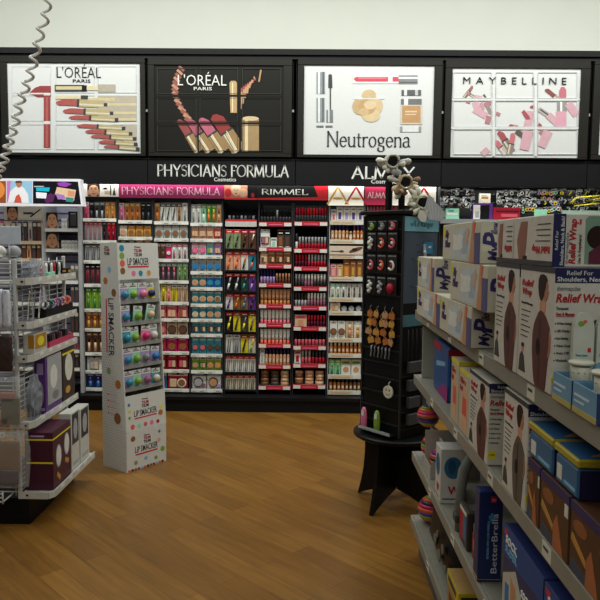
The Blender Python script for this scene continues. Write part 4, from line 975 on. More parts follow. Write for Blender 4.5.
def hair_card(kind, c, c2, w_, h_):
    key = ('hair', kind, c, c2, w_)
    if key in _proto: return copy_tree(_proto[key])
    m = MB().box(-w_ / 2, w_ / 2, 0, .002, -h_, 0, mat(c2, .4)); fr = frame((0, 0, 0)); m.rect(-w_ * .4, w_ * .4, -h_ * .26, -h_ * .04, fr, mat('grey' if c2 != 'grey' else 'white')); root = m.build('x')
    k = MB()
    if kind == 'tie':
        r = w_ * .34; k.tube([(r * math.cos(t), -.012, -h_ * .6 + r * math.sin(t)) for t in [i * math.pi / 8 for i in range(17)]], w_ * .14, mat(c, .6), 6)
    elif kind == 'comb':
        k.box(-w_ * .4, w_ * .4, -.012, -.002, -h_ * .5, -h_ * .32, mat(c, .3), .002)
        for i in range(7): k.box(-w_ * .38 + i * w_ * .12, -w_ * .33 + i * w_ * .12, -.010, -.004, -h_ * .9, -h_ * .5, mat(c, .3))
    else:
        k.cyl((-w_ * .3, -.012, -h_ * .85), (w_ * .2, -.012, -h_ * .35), w_ * .12, w_ * .16, mat(c, .4), 8); k.ball((w_ * .24, -.014, -h_ * .32), w_ * .2, mat(c, .4), 8)
    k.build('hair_tie' if kind == 'tie' else 'hair_comb' if kind == 'comb' else 'hair_clip', root)
    _proto[key] = root
    return root
n = {}
seq = []
for row, (py, a, b, cnt, dy) in enumerate(((193.2, 440, 474, 10, .13), (202, 440, 474, 8, .015), (194.5, 497, 536, 13, .13), (203, 497, 536, 12, .02), (194.5, 538, 562, 9, .13), (194, 563, 612, 14, .13), (189, 440, 474, 9, .10), (197, 440, 474, 9, .04), (190, 497, 536, 12, .10), (199, 497, 536, 13, .05), (189.5, 538, 562, 9, .10), (199, 538, 562, 9, .05), (206.5, 515, 562, 15, .0), (189, 563, 612, 12, .10), (197.5, 563, 612, 12, .05), (206, 566, 612, 10, .0))):
    for i in range(cnt):
        px = a + (i + .5) * (b - a) / cnt
        if a == 440: kind, c, c2 = random.choice((('comb', 'black', 'charcoal'), ('clip', 'black', 'white'), ('tie', 'black', 'charcoal'), ('tie', 'black', 'silver'), ('comb', 'brown', 'charcoal')))
        elif a == 497: kind, c, c2 = random.choice((('clip', 'black', 'white'), ('tie', 'black', 'charcoal'), ('comb', 'charcoal', 'white'), ('tie', 'white', 'black')))
        elif a in (538, 515): kind = 'tie'; c, c2 = random.choice((('yellow', 'black'), ('pink', 'black'), ('peach', 'black'), ('white', 'black'), ('black', 'charcoal'), ('lilac', 'black'), ('black', 'black'), ('mint', 'charcoal')))
        else: kind, c, c2 = random.choice((('comb', 'black', 'charcoal'), ('clip', 'silver', 'black'), ('clip', 'yellow', 'charcoal'), ('tie', 'black', 'white'), ('comb', 'charcoal', 'black')))
        q = at(px + random.uniform(-.8, .8), py, YA + dy + random.uniform(-.004, .004)); o = hair_card(kind, c, c2, *random.choice(((.034, .062), (.030, .056), (.038, .052))))
        nm = {'tie': 'hair_tie_card', 'comb': 'comb_card', 'clip': 'hair_clip_card'}[kind]
        o.name = nm; o.location = q + Vector((0, 0, random.uniform(-.012, .01))); o.rotation_euler = (0, random.uniform(-.12, .12), 0)
        pos = {440: 'beside the white A sign', 497: 'over the red box', 538: 'midway between yellow frame and red box', 515: 'lowest row over the wrap boxes', 563: 'at the far corner past the wrap boxes', 566: 'low at the far corner past the wrap boxes'}[a]
        tag(o, f'{c} hair {kind} on {c2} card hanging {pos}', 'hair accessory', f'{c} hair {kind}s on {c2} cards {pos}')
def simple_box(name, label, cat, px0, px1, pt, pb, Y, dep, col, prints=(), c=.002):
    q = at((px0 + px1) / 2, pb, Y); a = at(px0, pb, Y).x - q.x; b = at(px1, pb, Y).x - q.x; h = at((px0 + px1) / 2, pt, Y).z - q.z
    o = MB().box(a, b, 0, dep, 0, h, mat(col, .4), c).build(name); o.location = q; tag(o, label, cat)
    if prints:
        m = MB()
        for i, (u0, u1, v0, v1, cc) in enumerate(prints): m.rect(a + (b - a) * u0, a + (b - a) * u1, h * v0, h * v1, fr0, mat(cc, .4), t1=.0008 + .0003 * i)
        m.build('print', o)
    return o
ysh = 219.2
simple_box('mint_carton', 'pale mint carton on the grey shelf beside the dark combs', 'carton', 445.5, 459, 208.5, ysh, YS + .03, .06, 'mint', ((.1, .9, .4, .6, 'white'), (.2, .6, .7, .85, 'teal')))
simple_box('white_carton', 'white carton with amber print standing on the purple-edged box', 'carton', 479, 490.5, 193.5, 203.2, YS + .03, .022, (226, 222, 206), ((.2, .8, .45, .65, 'amber'), (.2, .7, .72, .8, 'grey')))
simple_box('purple_box', 'black and white box with a purple edge next to the red box', 'box', 473, 492.5, 203.5, ysh, YS + .03, .07, 'purple', ((.0, .82, .0, .9, 'black'), (0, .35, 0, .9, 'white'), (.1, .3, .1, .5, 'silver')))
simple_box('red_box', 'glossy red box with a pale band above the wrap boxes', 'box', 493, 520, 207.5, ysh, YS + .03, .08, 'crimson', ((.3, .9, .2, .45, 'rose'), (.1, .95, .6, .75, 'maroon')))
simple_box('mint_card', 'small mint price card above the upside-down wrap box', 'card', 534, 547, 209.5, 218, YS - .012, .004, 'mint')
simple_box('mint_tray', 'mint tray edge on the far shelf past the wrap boxes', 'tray', 562, 604, 210.5, ysh, YS + .03, .1, (176, 204, 190))
m = MB(); q = at(583, 206, YS + .02)
fr_y = [at(x, y, YS + .02) - q for x, y in ((570, 203), (577, 197.5), (600, 195.5), (600, 198.5), (586, 201), (600, 203), (574, 206))]
o = MB().tube(fr_y, .006, mat('yellow', .4)).build('yellow_headband'); o.location = q; tag(o, 'bright yellow wire headband at the far corner past the wrap boxes', 'headband')

# ================================================================== cardboard lip balm display
P0 = Vector((-1.103, 4.066, 0))
ang = R(53)                                        # the front runs to the right and away
root = empty('cardboard_display', P0, ang)
tag(root, 'white cardboard floor display of lip balms reading LIP SMACKER', 'display')
FWD, DEP, DTOP, HB, HT = .318, .235, .165, .25, 1.414   # local: x along the front, y depth, front at y=0
CARDW = mat((214, 214, 210), .55, 0, .02); DOT = mat((196, 197, 196), .55, 0, .10, 0, 220)
MB().box(0, FWD, 0, DEP, .0, HB - .002, CARDW, .002).build('base_box', root)
def yf(z): return (DEP - DTOP) * (z - HB) / (HT - HB)     # the front leans back
T = .006
m = MB()
SIDEF = frame((0, 0, 0), (0, -1, 0), (0, 0, 1))
sidepts = [(-DEP, HB), (0, HB), (-yf(HT), HT), (-DEP, HT)]
for xx in (0, FWD - T):
    MB().poly(sidepts, frame((xx, 0, 0), (0, -1, 0), (0, 0, 1)), -T, 0, CARDW).build('side_panel', root)
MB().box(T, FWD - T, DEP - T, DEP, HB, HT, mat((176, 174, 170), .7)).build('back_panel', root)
zh0, zl1 = 1.19, .475
lean = math.atan((DEP - DTOP) / (HT - HB)); LF = lambda z: frame((0, yf(z), z), (1, 0, 0), (0, math.sin(lean), math.cos(lean)))
MB().poly([(T, 0), (FWD - T, 0), (FWD - T, (HT - zh0) / math.cos(lean)), (T, (HT - zh0) / math.cos(lean))], LF(zh0), -.006, 0, CARDW).build('header_panel', root)
MB().poly([(T, 0), (FWD - T, 0), (FWD - T, (zl1 - HB) / math.cos(lean)), (T, (zl1 - HB) / math.cos(lean))], LF(HB), -.006, 0, CARDW).build('lower_panel', root)
REDP = mat('red'); INK = mat((44, 46, 56))
fh = LF(zh0)
m = MB(); m.text('LiP SMACKER', fh, .155, .088, .044, INK, w=.165, align='C', bold=.005); m.rect(.075, .236, .072, .082, fh, REDP); m.text('Disney', fh, .155, .194, .012, INK, align='C'); m.text('TSUM', fh, .155, .167, .020, mat('crimson'), w=.06, align='C', bold=.02); m.text('TSUM', fh, .155, .142, .020, INK, w=.06, align='C', bold=.02); m.build('lettering', root)
m = MB()
for i, c in enumerate(('turquoise', 'lime', 'coral', 'bronze')): m.oval(.034, .192 - i * .046, .018, .021, fh, mat(c, .4))
for x, c in ((.115, 'pink'), (.17, 'turquoise'), (.235, 'gold')): m.oval(x, .036, .016, .018, fh, mat(c, .4))
m.build('print', root)
fl = LF(HB)
m = MB(); m.text('Disney', fl, .155, .185, .012, INK, align='C'); m.text('TSUM', fl, .155, .160, .018, mat('crimson'), w=.055, align='C', bold=.02); m.text('TSUM', fl, .155, .138, .018, INK, w=.055, align='C', bold=.02); m.text('LiP SMACKER', fl, .155, .09, .038, INK, w=.18, align='C', bold=.005); m.rect(.068, .243, .074, .082, fl, REDP); m.build('lettering', root); m = MB()
fb = frame((0, 0, 0)); m.text('Disney', fb, .16, .205, .012, INK, align='C'); m.text('TSUM', fb, .16, .182, .018, mat('crimson'), w=.055, align='C', bold=.02); m.text('TSUM', fb, .16, .16, .018, INK, w=.055, align='C', bold=.02); m.text('LiP SMACKER', fb, .155, .112, .038, INK, w=.18, align='C', bold=.005); m.rect(.068, .243, .094, .103, fb, REDP); m.build('lettering', root)
m = MB()
random.seed(4)
for x, z, c, r in ((.03, .17, 'turquoise', .010), (.032, .13, 'yellow', .010), (.03, .09, 'lime', .010), (.05, .03, 'coral', .016), (.10, .028, 'mint', .015), (.15, .03, 'rose', .014), (.20, .03, 'pink', .015), (.25, .028, 'crimson', .012), (.275, .08, 'amber', .018), (.28, .12, 'yellow', .012)): m.oval(x, z, r, r, fl, mat(c, .4))
m.build('print', root); m = MB()
for x, z, c, r in ((.05, .205, 'bronze', .017), (.26, .21, 'turquoise', .010), (.255, .155, 'peach', .014), (.286, .09, 'lime', .017), (.15, .062, 'sky', .013), (.07, .05, 'sage', .014), (.23, .045, 'lime', .013)): m.oval(x, z, r, r, fb, mat(c, .4))
for i in range(12): m.oval(.02 + i * .024, .008, .011, .008, fb, mat(('coral', 'charcoal', 'bronze', 'crimson', 'sky')[i % 5], .4), n=10)
m.build('print', root)
# side panel printing (the narrow face turned to the lilac bay)
fs_ = frame((0, 0, 0), (0, -1, 0), (0, 0, 1))
m = MB(); vert = frame((0, DEP * .5 + .022, 0), (0, 0, -1), (0, -1, 0))
m.text('LiP SMACKER', vert, -1.075, -.020, .052, INK, w=.36, bold=.005); m.rect(-1.07, -.735, -.045, -.034, vert, REDP); m.build('lettering', root); m = MB()
sf2 = frame((0, DEP, 0), (0, -1, 0), (0, 0, 1))
m.text('Disney', sf2, .065, 1.385, .010, INK, align='C'); m.text('TSUM', sf2, .065, 1.362, .018, mat('crimson'), w=.055, align='C', bold=.02); m.text('TSUM', sf2, .065, 1.34, .018, INK, w=.055, align='C', bold=.02); m.build('lettering', root)
m = MB()
for u, z, c, r in ((.09, 1.25, 'sky', .017), (.05, 1.18, 'amber', .02), (.13, 1.11, 'bronze', .022), (.07, .62, 'sage', .02), (.16, .545, 'amber', .026), (.15, .33, 'bronze', .032)): m.oval(u, z, r, r * 1.1, sf2, mat(c, .4))
for z in (.47, .43, .39, .35): m.rect(.06, .14, z, z + .004, sf2, mat('pink')); m.oval(.06, z + .002, .006, .006, sf2, mat('crimson'), n=8)
for i in range(12):
    for j in range(56):
        if j * .0165 < .90 - max(0, (i - 2)) * .08 or j * .0165 < .24: m.oval(.014 + i * .0185 + (j % 2) * .009, .012 + j * .0165, .0048, .0048, sf2, mat((176, 178, 178)), n=6, t1=.0006)
m.build('print', root)
# steps and balm cards
CARDS = [(1.115, [('lilac', 'turquoise', 0), ('mint', 'lime', 0), ('lilac', 'pink', 0), ('yellow', 'navy', -8)]),
         (.98, [('lilac', 'turquoise', 0), ('mint', 'lime', 5), ('mint', 'beige', 12)]),
         (.85, [('teal', 'turquoise', 0), ('mint', 'lime', -6), ('pink', 'magenta', 7), ('silver', 'paper', 0)]),
         (.715, [('lilac', 'turquoise', 0), ('mint', 'lime', 0), ('lilac', 'grey', 0), ('lilac', 'blue', 5)]),
         (.575, [('lilac', 'turquoise', 0), ('mint', 'lime', 0), ('lilac', 'mauve', 0), ('teal', 'cream', 3)])]
CN = {'lilac': 'lilac', 'mint': 'mint', 'yellow': 'yellow', 'teal': 'teal', 'pink': 'pink', 'silver': 'silver'}
RN = ['top', 'second', 'third', 'fourth', 'bottom']
for r, (zc, cards) in enumerate(CARDS):
    zb = zc - .068
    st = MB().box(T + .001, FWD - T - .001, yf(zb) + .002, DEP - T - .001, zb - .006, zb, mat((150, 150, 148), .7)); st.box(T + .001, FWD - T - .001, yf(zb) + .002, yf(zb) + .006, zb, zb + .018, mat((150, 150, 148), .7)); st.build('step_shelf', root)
    for i, (c, b, tilt) in enumerate(cards):
        w_, h_ = .070, (.108 if tilt else .119)
        k = MB().box(-w_ / 2, w_ / 2, 0, .003, 0, h_, mat(c, .4), .001); f = frame((0, 0, 0))
        k.rect(-w_ * .49, w_ * .49, h_ * .72, h_ * .99, f, mat((226, 226, 224), .4)); k.rect(-w_ * .36, w_ * .36, h_ * .80, h_ * .84, f, INK, t1=.0014); k.rect(-w_ * .3, w_ * .2, h_ * .88, h_ * .91, f, INK, t1=.0014); k.oval(0, h_ * .955, .005, .005, f, INK, t1=.0014, n=8)
        k.rect(-w_ * .4, w_ * .4, h_ * .06, h_ * .10, f, mat('white', .4))
        o = k.build('lip_balm_card')
        MB().ball((0, -.014, h_ * .42), .0235, mat(b, .25), 14).build('balm_pot', o)
        MB().oval(0, h_ * .42, .028, .028, f, FILM, t1=.004).build('blister', o)
        xx = .043 + i * .0715 if len(cards) == 4 else .045 + i * .092
        loc = Vector((xx, yf(zb) + .014 + .002 * (i % 2), zb + .001 + .033 * abs(math.sin(R(tilt)))))
        wl = Matrix.Rotation(ang, 3, 'Z') @ loc + P0
        o.location = wl; o.rotation_euler = (-lean * .6, R(tilt), ang)
        tag(o, f'{c} lip balm card with {b} pot, {RN[r]} step of cardboard display, {ORD[i + 1]} across', 'lip balm', 'lip balm cards in the cardboard display')

ROT = R(40.5)
# ================================================================== spinning rack on its round table
SP = Vector((.495, 3.656, 0))
root = empty('spinner_rack', SP, ROT); tag(root, 'black four-sided spinner rack on a round table with three splayed legs', 'rack')
BK = mat((20, 20, 21), .4)
ZD = .397
MB().lathe([(.231, ZD - .012), (.238, ZD - .006), (.238, ZD + .006), (.231, ZD + .012)], BK, (0, 0, 0), 40, smooth=False).build('round_table_top', root)
for k in range(4):
    a = R(10.5 + 90 * k); ux = (math.cos(a), math.sin(a), 0)
    f = frame((0, 0, 0), ux, (0, 0, 1))
    pts = [(.012, .085), (.10, .062), (.18, .030), (.244, 0), (.240, .02), (.224, .08), (.209, .16), (.201, .25), (.200, ZD - .014), (.012, ZD - .014)]
    MB().poly(pts, f, -.011, .011, BK).build('table_leg', root)
ZT = 1.575; S = .143
MB().box(-S + .008, S - .008, -S + .008, S - .008, ZD + .0125, ZT, BK, .003).build('tower', root)
MB().box(-S - .015, S + .015, -S - .015, S + .015, ZT + .001, ZT + .022, BK, .005).build('tower_cap', root)
# slat rails on the face turned to the lip balm display (-x) and on the face turned to the gondola (-y)
FA = frame((-S + .008, 0, 0), (0, -1, 0), (0, 0, 1)); FB = frame((0, -S + .008, 0), (1, 0, 0), (0, 0, 1))
for f_ in (FA, FB):
    k = MB()
    for s in (-1, 1): k.rect(s * S - .006 if s > 0 else -S + .0, s * S if s > 0 else -S + .006, ZD + .02, ZT - .005, f_, mat('charcoal', .4), t1=.008)
    k.build('face_edge', root)
for z in (1.50, 1.385, 1.27, 1.155, 1.04, .95, .87, .80, .72, .64, .56, .48):
    MB().rect(-S + .012, S - .012, z - .004, z + .004, FA, mat((40, 40, 42), .35), t1=.008).build('slat_rail', root)
for z in (.74, .64, .55, .46): MB().rect(-S + .012, S - .012, z - .004, z + .004, FB, mat((40, 40, 42), .35), t1=.008).build('slat_rail', root)
k = MB(); k.rect(-S + .004, S - .004, 1.49, 1.565, FB, mat((126, 186, 206), .4), t1=.006); k.build('name_plate', root)
k = MB(); k.text('wiLd Ranger', FB, 0, 1.515, .03, mat((60, 110, 130)), w=.18, align='C', t1=.0075); k.build('lettering', root)
k = MB(); k.rect(-S + .012, S - .012, 1.12, 1.485, FB, mat((72, 84, 100), .45), t1=.003); k.build('blue_grey_board', root)
k = MB(); k.rect(-S + .012, S - .012, 1.00, 1.06, FB, mat((70, 112, 124), .45), t1=.006); k.build('lower_plate', root)
def onA(u, z, out=.0): return SP + Matrix.Rotation(ROT, 3, 'Z') @ Vector((-S + .008 - out, -u, z))
def onB(u, z, out=.0): return SP + Matrix.Rotation(ROT, 3, 'Z') @ Vector((u, -S + .008 - out, z))
RA, RB = ROT - R(90), ROT
# jewellery cards, four rows of three
JC = [[('lime', 'silver'), ('grey', 'silver'), ('rose', 'silver')], [('white', 'silver'), ('coral', 'white'), ('rose', 'white')], [('rose', 'white'), ('coral', 'white'), ('white', 'crimson')], [('white', 'silver'), ('silver', 'white'), ('crimson', 'rose')]]
for r in range(4):
    for i in range(3):
        c, c2 = JC[r][i]; w_, h_ = .066, (.052 if r == 0 else .098)
        k = MB().box(-w_ / 2, w_ / 2, -.002, 0, -h_, 0, mat((44, 42, 42), .35)); f = frame((0, -.002, 0)); k.rect(-w_ * .42, w_ * .42, -h_ * .12, -h_ * .04, f, mat('grey', .4))
        o = k.build('jewellery_card')
        g = MB()
        if r in (1, 3) and i == 0 or r == 3 and i == 1:
            for t in range(5): g.ball(((t % 2) * .012 - .006, -.010, -h_ * (.3 + .13 * t)), .008 + .003 * (t % 3), mat(c, .3), 8)
        elif r == 3: g.ball((0, -.012, -h_ * .6), .021, mat(c, .4), 12, 1.3)
        else:
            g.tube([(.018 * math.cos(t), -.010, -h_ * .58 + min(.022, h_ * .3) * math.sin(t)) for t in [j * .5 - 2.6 for j in range(10)]], .006, mat(c, .3), 6); g.ball((.006, -.010, -h_ * .56), .010, mat(c2, .3), 8)
        g.build('charm', o)
        k2 = MB(); k2.cyl((0, .008, -.006), (0, -.016, -.006), .002, .002, mat('silver', .3, .8), 6); k2.build('peg_hook', o)
        o.location = onA((i - 1) * .074, (1.545, 1.485, 1.37, 1.255)[r], .012); o.rotation_euler = (0, 0, RA)
        tag(o, f'black jewellery card with a {c} charm, {ORD[i + 1]} across, {ORD[r + 1]} row of spinner rack', 'jewellery', 'jewellery cards on the spinner rack')
# tan tag charms
random.seed(9)
for r, (z, cnt) in enumerate(((1.08, 4), (1.035, 5), (.985, 4), (.94, 4))):
    for i in range(cnt):
        s_ = .034; k = MB().poly([(0, 0), (s_ * .6, -s_ * .55), (s_ * .55, -s_ * 1.3), (-s_ * .55, -s_ * 1.3), (-s_ * .6, -s_ * .55)], frame((0, 0, 0)), -.004, 0, mat(random.choice(('gold', 'amber', 'tan')), .5)); k.oval(0, -s_ * .3, .004, .004, frame((0, 0, 0)), INK, n=8)
        o = k.build('charm_tag'); MB().tube([(0, -.001, -.006), (.003, -.004, .010), (0, .008, .02)], .0012, mat('silver', .3, .6), 5).build('loop_cord', o)
        o.location = onA(-.075 + i * .158 / (cnt - 1), z, .014 + .004 * (i % 2)); o.rotation_euler = (0, R(random.uniform(-24, 24)), RA + R(random.uniform(-10, 10)))
        tag(o, f'tan charm tag, {ORD[i + 1]} across, {ORD[r + 1]} row of tags on the spinner rack', 'charm', 'tan charm tags on the spinner rack')
for i in range(6):
    o = MB().tube([(0, .004, 0), (0, -.006, -.006), (.004, -.008, -.03), (-.004, -.007, -.055), (0, -.006, -.06)], .004, mat(('silver', 'grey')[i % 2], .3, .6), 6).build('bead_chain')
    o.location = onA(-.06 + i * .026, .885, .010); o.rotation_euler = (0, 0, RA)
    tag(o, f'short silver bead chain, {ORD[i + 1]} across, below the tan tags', 'chain', 'bead chains under the tan tags')
# smiling white disc, pouches
o = MB().cyl((0, 0, 0), (0, -.010, 0), .033, .033, mat((216, 214, 196), .4), 26).build('smiley_fob'); k = MB(); f = frame((0, -.010, 0))
for s in (-1, 1): k.oval(s * .011, .009, .0035, .006, f, INK, n=10)
k.poly([(.018 * math.cos(R(a)), .018 * math.sin(R(a)) + .001) for a in range(205, 340, 9)] + [(.0155 * math.cos(R(a)), .0155 * math.sin(R(a)) + .001) for a in range(335, 200, -9)], f, 0, .001, INK); k.build('smile_print', o)
MB().tube([(0, -.004, .033), (.002, -.004, .046), (-.002, .012, .052)], .003, mat('cream'), 6).build('fob_loop', o)
o.location = onA(.072, .655, .014); o.rotation_euler = (0, 0, RA); tag(o, 'round white smiling-face fob hanging on the spinner rack', 'fob')
for (u, z, c, lab) in ((-.092, .432, 'pink', 'pink slim pouch standing in the low tray of the spinner rack'), (.005, .432, 'lime', 'lime green slim pouch with a white tag on the spinner rack')):
    o = MB().lathe([(.014, 0), (.021, .012), (.022, .06), (.017, .098), (.008, .112)], mat(c, .45), (0, 0, 0), 14, 1, .5).build('slim_pouch'); MB().box(-.009, .009, -.012, -.0105, .068, .096, mat('white', .4)).build('tag', o)
    o.location = onA(u, z, .03); o.rotation_euler = (0, 0, RA); tag(o, lab, 'pouch')
k = MB().box(-.115, .115, -.052, -.002, .0, .004, BK); k.box(-.115, .115, -.052, -.048, .004, .02, SHEET); o = k.build('clear_tray'); o.location = onA(0, .426, 0); o.rotation_euler = (0, 0, RA); tag(o, 'low clear-fronted tray holding the pink and lime pouches', 'tray')
# hooks with small silver pieces, cyan card on the gondola-side face
for i in range(9):
    o = MB().cyl((0, .006, 0), (0, -.05, 0), .0025, .0025, mat('silver', .25, .8), 6).build('silver_trinket')
    MB().box(-.009, .009, -.046, -.042, -.03, .004, mat('silver', .3)).build('pendant', o); MB().ball((0, -.044, -.034), .008, mat('white', .3), 8).build('bead', o)
    o.location = onB(-.072 + (i % 2) * .045 + (.04 if i % 4 == 0 else 0), 1.42 - i * .035, .0105); o.rotation_euler = (0, 0, RB); tag(o, f'small silver trinket on a hook, {ORD[i + 1]} down under the pale blue name plate', 'trinket', 'silver trinkets under the name plate')
k = MB().box(-.035, .035, -.004, 0, -.05, .01, mat((40, 130, 176), .4)); k.rect(.0, .02, -.02, -.01, frame((0, -.004, 0)), mat('white')); o = k.build('blue_card'); o.location = onB(.05, 1.425, .008); o.rotation_euler = (0, 0, RB); tag(o, 'bright blue card on the rack face turned to the pillow boxes', 'card')
for i in range(7):
    o = MB().tube([(0, .004, 0), (0, -.012, 0), (.002, -.012, -.08), (-.001, -.011, -.16), (0, -.010, -.19)], .0028, mat('charcoal', .3, .5), 5).build('hanging_chain'); o.location = onB(-.1 + i * .033, .985, .006); o.rotation_euler = (0, 0, RB); tag(o, f'thin dark chain, {ORD[i + 1]} from the rack corner, below the blue plate', 'chain', 'dark chains below the blue plate')
k = 0
for r, z in enumerate((.76, .665, .575, .485)):
    for i in range(2 if r > 1 else 1):
        k += 1; w_ = .09 if r > 1 else .2
        m = MB().box(-w_ / 2, w_ / 2, -.022, 0, 0, .058, mat((70, 72, 76), .4), .002); m.rect(-.012, .012, .02, .04, frame((0, -.022, 0)), mat('silver' if k == 4 else 'dusk')); o = m.build('grey_box')
        o.location = onB((i - .5) * .105 if r > 1 else 0, z, .010); o.rotation_euler = (0, 0, RB); tag(o, f'small dark grey box, {ORD[k]} from top on the rack face toward the gondola', 'box', 'grey boxes on the rack')
# headband stand on top
base = ZT + .022
inv = Matrix.Rotation(-ROT, 3, 'Z')
def loc_of(px, py, Y): return inv @ (at(px, py, Y) - SP)
HBND = [(393, 161), (406, 182), (423, 202)]
for i, (px, py) in enumerate(HBND):
    q = loc_of(px, py, 3.50); d = inv @ Vector((0, 1, 0)); e = inv @ Vector((-.06, 1, 0)).normalized()
    MB().cyl(q, q + e * .12, .0235, .0235, mat((12, 12, 13), .6), 20).build('display_tube', root)
    p = q + e * .105
    if i < 2:
        MB().box(p.x - .013, p.x + .013, p.y - .013, p.y + .013, base, p.z - .02, BK, .002).build('post', root)
    else: MB().box(p.x - .010, p.x + .010, p.y - .010, p.y + .010, base, p.z - .02, BK, .002).build('post', root)
def headband(i, px, py, c1, c2, label, bow):
    q = at(px, py, 3.51); ax = Vector((-.06, 1, 0)).normalized()
    o = empty('fabric_headband', q); tag(o, label, 'headband', None)
    u = ax.cross(Vector((0, 0, 1))).normalized(); v = u.cross(ax) * -1
    random.seed(30 + i)
    m = MB()
    for ring in range(4):
        pts = []
        for t in range(33):
            a = 2 * math.pi * t / 32; r = .0315 + .0015 * math.sin(5 * a + 2 * ring) + .0015 * ring
            pts.append(ax * (-.004 + ring * .015 + .005 * math.sin(3 * a + ring)) + (u * math.cos(a) + v * math.sin(a)) * r)
        m.tube(pts, .0055, mat(c1, .8, 0, .12, 0, 120), 7)
    m.build('band', o)
    m = MB()
    for k in range(12):                                   # crinkled petals and loops of cloth round the band
        a = R(bow[0] + k * bow[1]) + random.uniform(-.2, .2); d0 = u * math.cos(a) + v * math.sin(a)
        base_ = d0 * .034 + ax * random.uniform(-.004, .03); L_ = random.uniform(.026, .066); tw = Vector((random.uniform(-.9, .9), random.uniform(-.8, .0), random.uniform(-.9, .9)))
        tip = (d0 + tw * .5).normalized(); sd = tip.cross(ax + tw * .3).normalized(); mt = mat((c2, c1, (226, 224, 212))[k % 3], .85, 0, .12, 0, 120)
        prof = [(0, .005), (.25, .010), (.55, .015), (.8, .016), (1, .006)]; vs = []
        for t, w_ in prof:
            c_ = base_ + tip * (L_ * t) + ax * (-.010 * math.sin(t * 3))
            vs += [c_ - sd * w_, c_ + ax * (-.0025), c_ + sd * w_, c_ + ax * .002]
        fs = [[j * 4 + q, j * 4 + (q + 1) % 4, (j + 1) * 4 + (q + 1) % 4, (j + 1) * 4 + q] for j in range(4) for q in range(4)] + [[3, 2, 1, 0], [16, 17, 18, 19]]
        m.add(vs, fs, mt, True)
    m.build('ruffle', o)
    return o, u, v, ax
headband(0, 393, 161, (214, 212, 198), (172, 174, 178), 'cream and grey ruffled headband, topmost on the spinner rack stand', (0, 17))
headband(1, 406, 182, (206, 184, 154), (140, 110, 84), 'tan and brown lace headband, middle one on the spinner rack stand', (-10, 17))
o, u, v, ax = headband(2, 423, 202, (210, 206, 182), (198, 192, 160), 'cream headband with a large grey striped bow, lowest on the rack stand', (95, 13))
bf = frame((0, -.012, 0), (1, 0, 0), (0, 0, 1)); k = MB()
k.poly([(.018, .012), (.024, .038), (.05, .02), (.058, .004), (.12, -.06), (.098, -.098), (.03, -.09), (.006, -.04), (.01, -.02)], bf, -.018, 0, mat((176, 178, 184), .8))
for s in range(5): k.poly([(.024 + s * .018, .0 - s * .012), (.027 + s * .018, .0 - s * .012), (.045 + s * .012, -.085), (.042 + s * .012, -.085)], bf, 0, .001, mat((206, 208, 212), .8))
k.build('striped_bow', o)
k = MB(); k.poly([(-.02, -.04), (-.028, -.075), (-.01, -.10), (.015, -.10), (.02, -.07), (.004, -.045)], bf, -.014, .002, mat((214, 212, 204), .8)); k.build('white_loop', o)
# ================================================================== white wire rack at the end of the near aisle
BEFORE = set(bpy.data.objects)
SHIFT = Vector((.052, -.15, 0))
WX, WY0, WY1 = -1.48, 3.44, 4.10
WIRE = mat((196, 198, 198), .4); TRAYM = mat((198, 196, 190), .45)
root = empty('wire_rack', (WX - .42, (WY0 + WY1) / 2, 0)); tag(root, 'white wire grid rack with side shelves on a black plinth', 'rack')
def rl(x, y, z): return Vector((x - (WX - .42), y - (WY0 + WY1) / 2, z))
def rbox(m, x0, x1, y0, y1, z0, z1, mt, c=0): a, b = rl(x0, y0, z0), rl(x1, y1, z1); m.box(a.x, b.x, a.y, b.y, a.z, b.z, mt, c)
m = MB(); rbox(m, WX - .84, WX + .04, WY0 + .01, WY1, 0.0, .136, BLKM); m.build('plinth', root)
for x, y in ((WX, WY0), (WX, WY1), (WX - .84, WY0), (WX - .84, WY1)):
    m = MB(); rbox(m, x - .009, x + .009, y - .009, y + .009, .1365, 1.335, WIRE, .003); m.build('post', root)
m = MB()
k = 0.17
while k < 1.33:
    m.cyl(rl(WX - .84, WY0 + .004, k), rl(WX, WY0 + .004, k), .0036, .0036, WIRE, 6); k += .0215
for i in range(6): m.cyl(rl(WX - .8 + i * .155, WY0 + .009, .15), rl(WX - .8 + i * .155, WY0 + .009, 1.33), .0036, .0036, WIRE, 6)
m.build('wire_panel', root)
m = MB(); k = 0.17
while k < 1.33:
    m.cyl(rl(WX - .004, WY0, k), rl(WX - .004, WY1, k), .0026, .0026, WIRE, 6); k += .0265
for i in range(5): m.cyl(rl(WX - .008, WY0 + .1 + i * .12, .15), rl(WX - .008, WY0 + .1 + i * .12, 1.33), .0026, .0026, WIRE, 6)
m.build('wire_panel', root)
m = MB(); rbox(m, WX - .46, WX - .44, WY0 + .02, WY1 - .02, .12, 1.28, mat((40, 40, 42))); m.build('inner_board', root)
SHZ = [(1.235, -1.412), (1.02, -1.412), (.855, -1.412), (.522, -1.412), (.167, -1.318)]
